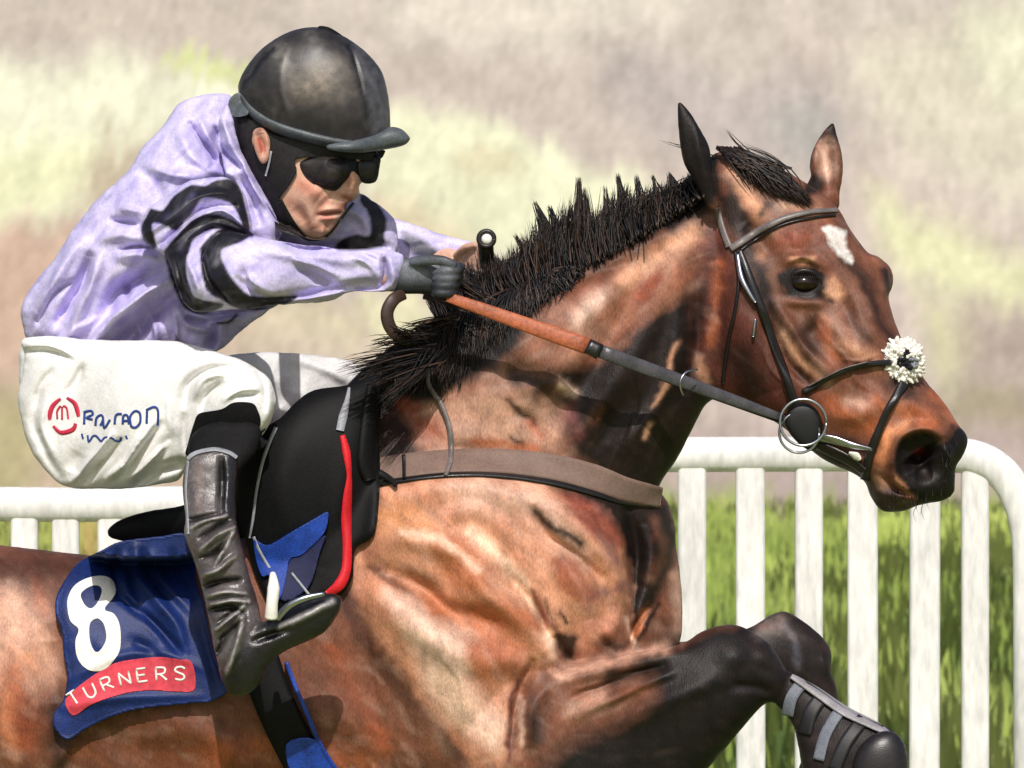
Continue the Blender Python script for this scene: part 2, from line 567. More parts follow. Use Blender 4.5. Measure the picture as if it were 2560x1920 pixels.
def field_colour(x, y, z):
    """colours of the turf and of the bank's dry grass and heather, by where they grow"""
    s = CAM_D / (CAM_D + y); u = x * s * PXM + 1280; v = 960 - (z - CAM_Z) * s * PXM
    w_ = u % 5120; u = np.where(w_ > 2560, 5120 - w_, w_)      # the same mix of grass and heather goes on along the bank
    mauve = np.array(srgb(196, 178, 170)); pale = np.array(srgb(232, 230, 196)); tan = np.array(srgb(204, 182, 156))
    cream = np.array(srgb(222, 212, 192)); lilac = np.array(srgb(178, 164, 164)); olive = np.array(srgb(176, 168, 116))
    C = np.tile(mauve, (len(x), 1))
    nu = u + 60 * NZ[2](u / 120, v / 120, 4) + 26 * NZ[6](u / 16, v / 60, 3); nv = v + 90 * NZ[3](u / 60, v / 260, 4) + 75 * NZ[5](u / 17, v / 400, 3)
    def reg(poly, c, soft, a=1.0):
        nonlocal C
        q = spl(poly, 3); x0, y0 = q.min(0) - soft; x1, y1 = q.max(0) + soft
        m = (nu > x0) & (nu < x1) & (nv > y0) & (nv < y1)
        if not m.any(): return
        ins = inside(nu[m], nv[m], q); d, _, _, _ = seg_dist(nu[m], nv[m], q, True)
        w = (np.clip(np.where(ins, d, -d) / soft * .5 + .5, 0, 1) * a)[:, None]
        C[m] = C[m] * (1 - w) + np.array(c) * w
    S_ = srgb
    reg([(-3000, -2600), (6000, -2600), (6000, -300), (-3000, -300)], S_(196, 186, 174), 300)
    reg([(-200, -50), (700, -50), (620, 100), (300, 120), (-200, 170)], S_(192, 176, 164), 60, .9)
    reg([(-900, 1500), (-900, 520), (100, 540), (330, 470), (420, 400), (700, 500), (700, 1500)], S_(196, 168, 148), 80, .95)
    reg([(-900, 140), (0, 150), (150, 180), (300, 130), (430, 200), (560, 170), (700, 260), (600, 330), (420, 370), (360, 440), (240, 480), (100, 530), (-900, 560)], S_(224, 222, 196), 50)
    reg([(-100, 380), (100, 350), (260, 400), (200, 500), (60, 540), (-100, 560)], S_(222, 220, 176), 50, .9)
    reg([(400, 160), (480, 140), (640, 150), (620, 190), (480, 200)], S_(200, 206, 132), 22, .85)
    reg([(200, 520), (235, 400), (262, 290), (290, 390), (330, 320), (372, 380), (430, 340), (470, 520)], S_(184, 162, 138), 30, .8)
    reg([(-100, 620), (90, 560), (180, 640), (140, 760), (40, 900), (-100, 900)], S_(200, 162, 142), 60, .8)
    reg([(-200, 980), (60, 960), (120, 1100), (60, 1240), (-200, 1240)], S_(170, 160, 112), 40, .8)
    reg([(880, 250), (1010, 262), (1180, 300), (1330, 350), (1460, 410), (1580, 450), (1660, 540), (1500, 640), (1200, 620), (980, 560), (880, 420)], S_(224, 222, 188), 36)
    reg([(960, 430), (1150, 420), (1300, 520), (1250, 620), (1000, 600)], S_(212, 212, 178), 50, .8)
    reg([(1130, 380), (1260, 400), (1300, 440), (1180, 440)], S_(204, 186, 148), 26, .7)
    reg([(900, 520), (1060, 500), (1200, 600), (1100, 660), (960, 620)], S_(208, 184, 150), 40, .7)
    reg([(560, 900), (700, 760), (900, 740), (1100, 800), (1100, 1000), (600, 1000)], S_(192, 174, 156), 40, .9)
    reg([(900, 740), (1050, 740), (1060, 860), (960, 840)], S_(214, 206, 168), 30, .9); reg([(640, 780), (900, 770), (900, 850), (700, 840)], S_(204, 190, 156), 40, .7)
    reg([(1000, -50), (1700, -50), (1600, 80), (1300, 120), (1050, 90)], S_(214, 202, 188), 80, .9)
    reg([(1050, 140), (1300, 160), (1480, 250), (1600, 330), (1500, 400), (1330, 330), (1150, 270), (1000, 220)], S_(188, 172, 164), 50, .85)
    reg([(1500, 120), (1900, 160), (2150, 260), (2050, 420), (1700, 380), (1540, 300)], S_(178, 164, 162), 70, .85)
    reg([(1950, 260), (2080, 280), (2060, 400), (1960, 380)], S_(162, 160, 156), 40, .6); reg([(1750, 60), (1900, 80), (1880, 200), (1760, 180)], S_(204, 190, 178), 40, .6)
    reg([(2150, 120), (2600, 60), (2600, 500), (2300, 420), (2200, 300)], S_(206, 196, 176), 70, .9); reg([(2400, 60), (2620, 40), (2620, 260), (2480, 220)], S_(216, 212, 184), 50, .9)
    reg([(2180, 480), (2300, 520), (2440, 600), (2620, 640), (3500, 700), (3500, 900), (2560, 780), (2420, 760), (2280, 700), (2200, 600)], S_(216, 212, 166), 50, .95)
    reg([(2300, 760), (2440, 800), (2480, 900), (2380, 980), (2320, 880)], S_(200, 194, 148), 40, .8)
    reg([(2430, 760), (2600, 780), (3500, 860), (3500, 1100), (2440, 1060), (2400, 960)], S_(170, 152, 142), 50, .9); reg([(2380, 980), (2620, 1000), (2620, 1100), (2400, 1090)], S_(156, 144, 112), 36, .8)
    reg([(1500, 1080), (2600, 1080), (2600, 1300), (1500, 1300)], S_(172, 150, 146), 50, .9)
    m = NZ[5](u / 14, v / 38, 4); m2 = NZ[6](u / 60, v / 50, 4)
    C = C * (.86 + 0.34 * m + 0.22 * m2)[:, None]; L_ = C.mean(1)[:, None]; C = (L_ + (C - L_) * .82) * np.array([.97, 1.0, .95])
    # turf
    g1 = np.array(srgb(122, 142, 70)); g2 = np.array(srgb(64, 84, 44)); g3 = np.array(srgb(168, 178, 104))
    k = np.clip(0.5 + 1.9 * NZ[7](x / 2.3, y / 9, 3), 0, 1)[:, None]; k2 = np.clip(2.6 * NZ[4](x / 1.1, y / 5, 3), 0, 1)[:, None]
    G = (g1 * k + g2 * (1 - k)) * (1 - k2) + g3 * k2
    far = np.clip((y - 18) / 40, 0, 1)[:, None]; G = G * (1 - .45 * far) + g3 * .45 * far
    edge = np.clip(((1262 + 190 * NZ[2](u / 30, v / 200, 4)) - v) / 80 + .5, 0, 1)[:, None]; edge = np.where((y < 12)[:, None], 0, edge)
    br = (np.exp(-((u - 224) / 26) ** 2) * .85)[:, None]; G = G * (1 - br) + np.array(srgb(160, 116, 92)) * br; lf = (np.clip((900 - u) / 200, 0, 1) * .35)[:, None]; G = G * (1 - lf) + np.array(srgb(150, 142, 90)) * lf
    return np.clip(G * (1 - edge) + C * edge, 0, 1)

def colour_at(me):
    co = vcos(me); set_color(me, field_colour(co[:, 0], co[:, 1], co[:, 2]))

turf_mat = material('turf_and_bank', rough=0.95, spec=0.1, grain=0.035, gscale=9, bump=0, aniso=(1, .5, .5))
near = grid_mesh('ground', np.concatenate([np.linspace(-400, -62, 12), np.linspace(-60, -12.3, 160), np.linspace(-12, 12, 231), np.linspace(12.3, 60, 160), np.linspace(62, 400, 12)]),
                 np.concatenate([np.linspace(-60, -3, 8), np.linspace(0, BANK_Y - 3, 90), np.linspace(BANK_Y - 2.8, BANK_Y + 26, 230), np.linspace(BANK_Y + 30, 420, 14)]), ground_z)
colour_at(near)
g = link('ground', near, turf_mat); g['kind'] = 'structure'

def blades(name, n, sampler, hgt, wid, seed, label, cat, mat, lean=0.25, cf=None, tone=1.0):
    r = np.random.default_rng(seed)
    x, y = sampler(r, n); n = len(x); z = ground_z(x, y)
    h = hgt[0] + (hgt[1] - hgt[0]) * r.random(n) ** 1.5
    w = wid * (0.6 + 0.8 * r.random(n)); a = r.random(n) * 0.9 - 0.45
    dx = w * np.cos(a) / 2; dy = w * np.sin(a) / 2
    lx = lean * h * r.normal(size=n); ly = lean * h * r.normal(size=n)
    V = np.stack([np.stack([x - dx, y - dy, z - .03], 1), np.stack([x + dx, y + dy, z - .03], 1),
                  np.stack([x + dx * .6 + lx * .4, y + dy * .6 + ly * .4, z + h * .6], 1),
                  np.stack([x + lx, y + ly, z + h], 1), np.stack([x - dx * .6 + lx * .4, y - dy * .6 + ly * .4, z + h * .6], 1)], 1)
    b = np.arange(n) * 5
    me = bpy.data.meshes.new(name)
    me.from_pydata(V.reshape(-1, 3).tolist(), [], np.stack([b, b + 1, b + 2, b + 3, b + 4], 1).tolist()); me.update()
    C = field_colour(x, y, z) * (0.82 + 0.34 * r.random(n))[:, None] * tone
    C = cf(C, r, x, y) if cf else C
    set_color(me, np.clip(np.repeat(C, 5, 0), 0, 1))
    o = link(name, me, mat, smooth=False); o['kind'] = 'stuff'; o['label'] = label; o['category'] = cat
    return o
grass_mat = material('grass_blade', rough=0.8, spec=0.15, grain=0.0, bump=0)
def s_turf(r, n):
    y = 3 + (BANK_Y - 6) * r.random(n) ** 1.1; x = (r.random(n) - .5) * 2 * (2.6 + (y + 8) * .17)
    return x, y
def turf_tone(C, r, x, y):
    k = r.random(len(x))[:, None]
    d = (NZ[6](x / 1.3, y / 6, 3) + .10 * r.normal(size=len(x)) < -.03)[:, None]
    return (C * (1 - .35 * k) + np.array(srgb(170, 184, 84)) * .35 * k) * np.where(d, .40, 1.35)
blades('turf_grass', 60000, s_turf, (.05, .24), .034, 3, 'rough green turf grass seen through the white pickets', 'grass', grass_mat, lean=.12, cf=turf_tone)
# ------------------------------------------------------------------ white running rail: two panels of the hurdle wing
def rr(c, s, r=0.006, seg=3):
    """upright board with rounded edges; c centre, s size"""
    hx, hy, hz = np.array(s) / 2
    prof = []
    for cx, cy, a0 in ((hx - r, hy - r, 0), (-hx + r, hy - r, 90), (-hx + r, -hy + r, 180), (hx - r, -hy + r, 270)):
        for k in range(seg + 1):
            a = math.radians(a0 + 90 * k / seg); prof.append((cx + r * math.cos(a), cy + r * math.sin(a)))
    n = len(prof); V = [(c[0] + x, c[1] + y, c[2] - hz) for x, y in prof] + [(c[0] + x, c[1] + y, c[2] + hz) for x, y in prof]
    me_f = [tuple(range(n))[::-1], tuple(range(n, 2 * n))] + [(i, (i + 1) % n, n + (i + 1) % n, n + i) for i in range(n)]
    return V, me_f
white_mat = material('white_painted_rail', srgb(232, 230, 228), rough=0.55, spec=0.35, grain=0.10, gscale=90, bump=0.3, bscale=60, aniso=(1, 1, .25))
RAIL_Y = 2.0; RS = PXM * CAM_D / (CAM_D + RAIL_Y)
def rx(u): return (u - 1280) / RS
def rz(v): return CAM_Z - (v - 960) / RS
def panel(label, pickets, vtop, vbot_rail, ends, y):
    x0 = min(rx(p[0]) for p in pickets)
    root = thing('picket_fence_panel', label, 'fence', (x0, y, 0), 'white picket panels of the running rail')
    r = (rz(vtop) - rz(vbot_rail)) / 2
    V, F = tube([(x, y, z) for x, z in ends], r, 16, 0.75)
    obj('top_rail', (V, F), white_mat, root)
    ztop = rz(vbot_rail) + 0.012
    xs = [rx((a + b) / 2) for a, b in pickets]
    lo = obj('bottom_rail', (tube([(min(xs) - .05, y, .22), (max(xs) + .05, y, .22)], .03, 12)), white_mat, root)
    for i, (a, b) in enumerate(pickets):
        w = (b - a) / RS
        V, F = rr((rx((a + b) / 2), y + random.uniform(-.002, .002), (ztop + 0.1) / 2), (w, 0.03, ztop - 0.1), .009)
        me = bpy.data.meshes.new('picket'); me.from_pydata(V, [], F); me.update()
        co = vcos(me); co[len(co) // 2:, 0] += random.uniform(-.003, .003); me.vertices.foreach_set('co', co.ravel())
        o = link('picket', me, white_mat, root, False)
    return root
pr = [(1693 - 148 * k, 1765 - 148 * k) for k in range(4, 0, -1)] + [(1695, 1766), (1842, 1915), (1985, 2055), (2120, 2196), (2271, 2347), (2404, 2473)]
def curve_end(y):
    pts = [(rx(pr[0][0]) - .06, rz(1137))]
    pts += [(rx(u), rz(v)) for u, v in ((1500, 1137), (1800, 1136), (2100, 1135), (2300, 1136))]
    pts += [(rx(u), rz(v)) for u, v in ((2390, 1138), (2440, 1145), (2485, 1166), (2520, 1200), (2548, 1250), (2566, 1310), (2574, 1380), (2576, 1480))]
    q = spl(pts, 5, False).tolist(); q.append([rx(2576), 0.0])
    return q
panel('white picket fence panel behind the horse head, its top rail curving down at the right', pr, 1092, 1180, curve_end(RAIL_Y), RAIL_Y)
pl = [(-480 + 110 * k, -412 + 110 * k) for k in range(4)] + [(27, 95), (131, 200), (247, 315)] + [(362 + 110 * k, 430 + 110 * k) for k in range(5)]
panel('white picket fence panel behind the saddle at the left, mostly hidden by the horse', pl, 1217, 1304,
      [(rx(-560), rz(1256)), (rx(-100), rz(1260)), (rx(200), rz(1262)), (rx(500), rz(1258)), (rx(940), rz(1255))], RAIL_Y)

# ================================================================== the horse
BACK = [(-1050, 1480), (-900, 1370), (-650, 1300), (-300, 1325), (0, 1362), (266, 1392), (480, 1390), (640, 1290), (760, 1120), (850, 1010), (950, 960)]
torso = BACK + [(1150, 1000), (1350, 1120), (1450, 1350), (1400, 1650), (1250, 1950), (1000, 2120), (500, 2200), (-100, 2130), (-500, 2020), (-800, 1960), (-1020, 1750)]
neck = [(800, 1080), (870, 960), (1000, 850), (1150, 765), (1300, 705), (1450, 645), (1600, 555), (1700, 480), (1790, 420), (1900, 420), (1960, 560),
        (1930, 780), (1840, 960), (1770, 1007), (1738, 1060), (1692, 1149), (1650, 1212), (1600, 1330), (1350, 1450), (1000, 1400), (820, 1250)]
chest = [(900, 1180), (1100, 1100), (1350, 1110), (1560, 1180), (1655, 1235), (1685, 1305), (1690, 1360), (1700, 1430), (1706, 1520), (1698, 1610), (1640, 1700), (1500, 1850), (1350, 1980), (1150, 2080), (950, 2000), (850, 1700)]
head = [(1770, 400), (1830, 378), (1900, 395), (1985, 440), (2050, 480), (2096, 522), (2122, 567), (2149, 606), (2172, 633), (2197, 642), (2219, 667), (2228, 716), (2222, 750),
        (2243, 820), (2270, 880), (2315, 953), (2342, 984), (2372, 1022), (2396, 1061), (2415, 1084), (2419, 1107), (2407, 1138), (2390, 1168), (2388, 1204), (2384, 1231), (2361, 1250),
        (2322, 1258), (2291, 1265), (2264, 1277), (2226, 1281), (2199, 1273), (2176, 1242), (2162, 1205), (2130, 1182), (2090, 1165), (2045, 1140), (1990, 1095), (1930, 1050), (1860, 1020), (1800, 1005),
        (1768, 960), (1750, 880), (1765, 780), (1770, 650), (1750, 520)]
near_ear = [(1694, 258), (1716, 270), (1746, 316), (1771, 363), (1780, 413), (1790, 470), (1800, 520), (1770, 520), (1745, 470), (1730, 445), (1709, 405), (1698, 340)]
far_ear = [(2084, 305), (2092, 336), (2105, 386), (2107, 436), (2099, 482), (2094, 525), (2050, 530), (2010, 490), (2014, 467), (2027, 440), (2024, 415), (2033, 372), (2056, 332), (2072, 314)]
forearm = [(1240, 1640), (1395, 1658), (1584, 1632), (1700, 1610), (1753, 1580), (1802, 1563), (1852, 1565), (1905, 1595), (1940, 1630), (1966, 1678), (1982, 1700), (1970, 1740),
           (1953, 1757), (1910, 1762), (1852, 1825), (1799, 1889), (1740, 1950), (1600, 2060), (1400, 2120), (1200, 2080), (1120, 1900), (1150, 1720)]
cannon = [(1905, 1660), (1980, 1682), (2043, 1719), (2118, 1772), (2197, 1809), (2236, 1831), (2262, 1868), (2270, 1930), (2250, 2010), (2200, 2070), (2110, 2080), (2040, 2030), (2006, 1930), (1995, 1862), (1980, 1809), (1940, 1762), (1900, 1720)]
far_arm = [(1600, 1620), (1760, 1600), (1868, 1571), (1937, 1533), (1969, 1531), (2011, 1555), (2054, 1592), (2078, 1629), (2078, 1677), (2092, 1724), (2100, 1800), (2080, 1900), (2060, 1960), (2010, 1950), (2020, 1850), (2000, 1740), (1900, 1720), (1700, 1740)]
far_pastern = [(2020, 1880), (2090, 1900), (2095, 1990), (2060, 2060), (1990, 2040), (1990, 1950)]
thigh = [(-1060, 1560), (-900, 1420), (-600, 1500), (-420, 1750), (-480, 2000), (-700, 2150), (-850, 2250), (-980, 2200), (-1020, 1950)]
gaskin = [(-980, 2050), (-780, 2060), (-700, 2150), (-880, 2280), (-1100, 2400), (-1250, 2500), (-1320, 2460), (-1260, 2330), (-1100, 2200)]
hind_cannon = [(-1330, 2400), (-1240, 2420), (-1230, 2520), (-1400, 2620), (-1600, 2700), (-1680, 2740), (-1700, 2670), (-1600, 2590), (-1430, 2500)]
muzzle_depth = [(1800, 450, .01), (1800, 950, .01), (2050, 650, .02), (2200, 950, .05), (2350, 1150, .07)]
hparts = [
    inflate(torso, 0.0, 0.75, 0.27, g=8),
    inflate(neck, [(850, 1200, .0), (1300, 900, .03), (1750, 600, .0)], 0.62, 0.125),
    inflate(chest, [(1000, 1500, .08), (1400, 1400, .05), (1690, 1400, -.03)], 0.8, 0.19),
    inflate(head, muzzle_depth, 0.85, 0.105, g=4),
    inflate(near_ear, .085, 0.8, 0.03, g=3), inflate(far_ear, -.05, 0.8, 0.03, g=3),
    inflate(forearm, [(1300, 1850, .12), (1900, 1650, .17)], 0.8, 0.095),
    inflate(cannon, [(1950, 1720, .17), (2200, 1950, .2)], 0.75, 0.05, g=4),
    inflate(far_arm, [(1650, 1660, -.1), (2000, 1600, -.14)], 0.9, 0.07), inflate(far_pastern, -.14, 0.8, .04),
    inflate(thigh, .12, .8, .12, g=8), inflate(gaskin, .13, .9, .07, g=8), inflate(hind_cannon, .13, .9, .04, g=8),
    inflate(thigh, -.12, .8, .12, g=8), inflate(gaskin, -.13, .9, .07, g=8), inflate(hind_cannon, -.13, .9, .04, g=8),
    ellipsoid(P(2195, 700, -.045), (.024, .03, .032)),
]
horse_me = fuse('body', hparts, 0.0031, 9)
H = [
    # neck
    ([(1240, 900), (1400, 800), (1560, 720), (1700, 620)], 70, .012), ([(1160, 1010), (1300, 960), (1450, 900)], 55, .010),
    ([(1360, 1060), (1480, 920), (1560, 760), (1640, 640)], 34, -.012), ([(1480, 1060), (1570, 920), (1640, 780), (1700, 640)], 40, .009),
    ([(1700, 720), (1690, 860), (1650, 1000), (1600, 1130)], 26, .010), ([(1745, 760), (1740, 860), (1710, 980)], 16, -.010),
    ([(1250, 960), (1300, 930), (1350, 950)], 26, -.010), ([(1280, 1030), (1330, 1060), (1340, 1100)], 14, -.007), ([(1360, 960), (1420, 975), (1440, 1010)], 16, .006),
    ([(1000, 1120), (1100, 1090), (1240, 1100)], 40, .008), ([(1500, 660), (1620, 600), (1730, 560)], 26, .008), ([(1320, 770), (1450, 700), (1560, 660)], 14, -.006),
    ([(1560, 1130), (1620, 1030)], 16, .008), ([(1500, 1110), (1560, 1000)], 26, -.006),
    # shoulder and chest
    ([(980, 1250), (1120, 1210), (1300, 1240), (1420, 1330)], 42, .014), ([(960, 1340), (1120, 1370), (1220, 1480), (1310, 1560), (1380, 1640)], 34, .022),
    ([(940, 1420), (1050, 1470), (1130, 1530), (1230, 1560)], 26, -.018), ([(930, 1500), (1040, 1570), (1160, 1640), (1330, 1660)], 40, .016),
    ([(1330, 1280), (1370, 1340), (1450, 1400), (1500, 1440)], 15, -.014), ([(1370, 1240), (1450, 1310), (1520, 1400), (1560, 1500)], 26, .014),
    ([(1410, 1400), (1450, 1470), (1480, 1550)], 34, .012), ([(1270, 1430), (1330, 1520), (1370, 1600)], 14, -.012),
    ([(1330, 1490), (1360, 1560), (1385, 1610)], 10, -.010), ([(1570, 1280), (1590, 1400), (1575, 1520), (1580, 1620)], 20, -.022),
    ([(1630, 1300), (1640, 1380), (1620, 1470)], 30, .016), ([(1500, 1600), (1540, 1560), (1560, 1520)], 26, .010),
    ([(1390, 1585), (1405, 1630), (1430, 1655)], 18, -.016), ([(1500, 1620), (1530, 1610)], 22, -.008), ([(1620, 1520), (1590, 1570), (1575, 1620)], 8, -.012),
    ([(1180, 1440), (1150, 1370), (1100, 1330)], 24, -.008), ([(1000, 1440), (1090, 1480), (1130, 1420)], 30, -.006),
    ([(1280, 1350), (1200, 1280), (1120, 1290)], 22, .007), ([(920, 1640), (1000, 1740), (1010, 1880)], 55, -.010),
    ([(1100, 1640), (1180, 1760), (1220, 1900)], 50, .010), ([(700, 1760), (860, 1800), (960, 1900)], 60, .010),
    # forearm
    ([(1400, 1700), (1540, 1660), (1700, 1625)], 18, .010), ([(1430, 1745), (1540, 1700), (1660, 1665)], 11, -.010), ([(1440, 1790), (1560, 1730), (1680, 1680)], 14, .009),
    ([(1560, 1800), (1700, 1740), (1800, 1690)], 30, .008), ([(1280, 1860), (1290, 1760), (1330, 1660)], 12, -.016), ([(1320, 1850), (1330, 1770), (1370, 1710)], 16, .008),
    ([(1840, 1640)], 40, .008), ([(1915, 1640)], 26, .006), ([(1830, 1720), (1880, 1715), (1930, 1730)], 12, -.006), ([(2060, 1640), (2070, 1690)], 10, .004),
    # head: cheek, facial crest, eye socket, nostril, lips
    ([(1830, 640), (1850, 760), (1880, 880), (1920, 990)], 60, .016), ([(1940, 760), (2010, 870), (2080, 940)], 16, .013), ([(1915, 800), (1965, 900), (2030, 965)], 13, -.011),
    ([(2000, 700)], 56, .010), ([(1965, 655), (2010, 640), (2055, 665)], 11, .012), ([(1960, 755), (2010, 760), (2060, 760)], 12, .006),
    ([(2008, 708)], 26, -.012), ([(2050, 740), (2080, 765)], 10, -.006),
    ([(1870, 560), (1900, 600), (1930, 640)], 24, -.012), ([(2000, 570), (1980, 620)], 24, .006), ([(2060, 600), (2110, 680), (2150, 780), (2200, 850)], 30, .009),
    ([(2070, 800), (2130, 870), (2180, 900)], 26, .008), ([(2100, 740), (2140, 830)], 16, -.005), ([(2060, 800), (2020, 850)], 22, -.007),
    ([(2090, 1040), (2160, 1030), (2200, 1000)], 28, .012), ([(2060, 1100), (2130, 1110), (2180, 1130)], 12, -.006),
    ([(2230, 1010), (2290, 1010), (2350, 1060)], 26, .010),
    ([(2230, 1150), (2250, 1090), (2300, 1070), (2350, 1085)], 13, .017), ([(2230, 1150), (2240, 1200), (2280, 1235)], 12, .012), ([(2360, 1110), (2375, 1150)], 14, .008),
    ([(2290, 1130), (2310, 1160)], 36, -.040), ([(2330, 1180), (2290, 1180)], 26, -.014),
    ([(2180, 1230), (2230, 1240), (2280, 1250)], 12, .008), ([(2200, 1190), (2250, 1225), (2300, 1245)], 8, -.008),
    ([(1735, 300), (1750, 380), (1770, 460)], 13, .004), ([(2065, 350), (2065, 420), (2070, 470)], 15, -.014), ([(2040, 370), (2033, 430)], 6, .004),
    # veins and bone on the face
    ([(2060, 840), (2110, 890), (2140, 950), (2190, 985)], 5, .0035), ([(2110, 900), (2150, 905), (2190, 890)], 4, .003), ([(2030, 790), (2060, 840)], 5, .003), ([(1900, 860), (1930, 930), (1985, 975)], 5, .003), ([(2240, 1000), (2280, 980), (2320, 990)], 5, .003),
    ([(1250, 1300), (1300, 1400), (1290, 1480)], 5, .003), ([(1450, 1720), (1560, 1690), (1650, 1680)], 5, .003), ([(1100, 1640), (1150, 1700), (1160, 1800)], 6, .003), ([(1560, 900), (1590, 1000), (1570, 1100)], 6, .003),
    # barrel at the left
    ([(40, 1560), (60, 1700), (30, 1860)], 70, .008), ([(120, 1600), (140, 1760)], 40, -.012), ([(0, 1420), (100, 1440)], 40, .006), ([(170, 1860), (130, 1920)], 18, .008),
    ([(400, 1800), (560, 1860), (640, 1980)], 40, .008), ([(250, 1830), (380, 1900)], 34, -.006),
]
relief(horse_me, H, noise=.0018, nscale=60, gain=1.2)
lap_smooth(horse_me, 1)
BL = srgb(24, 20, 20); DK = srgb(27, 19, 17); BR = srgb(104, 62, 44); OR = srgb(166, 92, 58); TN = srgb(224, 166, 132); RD = srgb(150, 70, 46); PK = srgb(206, 160, 138)
CR = srgb(236, 200, 172); PL = srgb(226, 190, 170); PU = srgb(120, 72, 72)
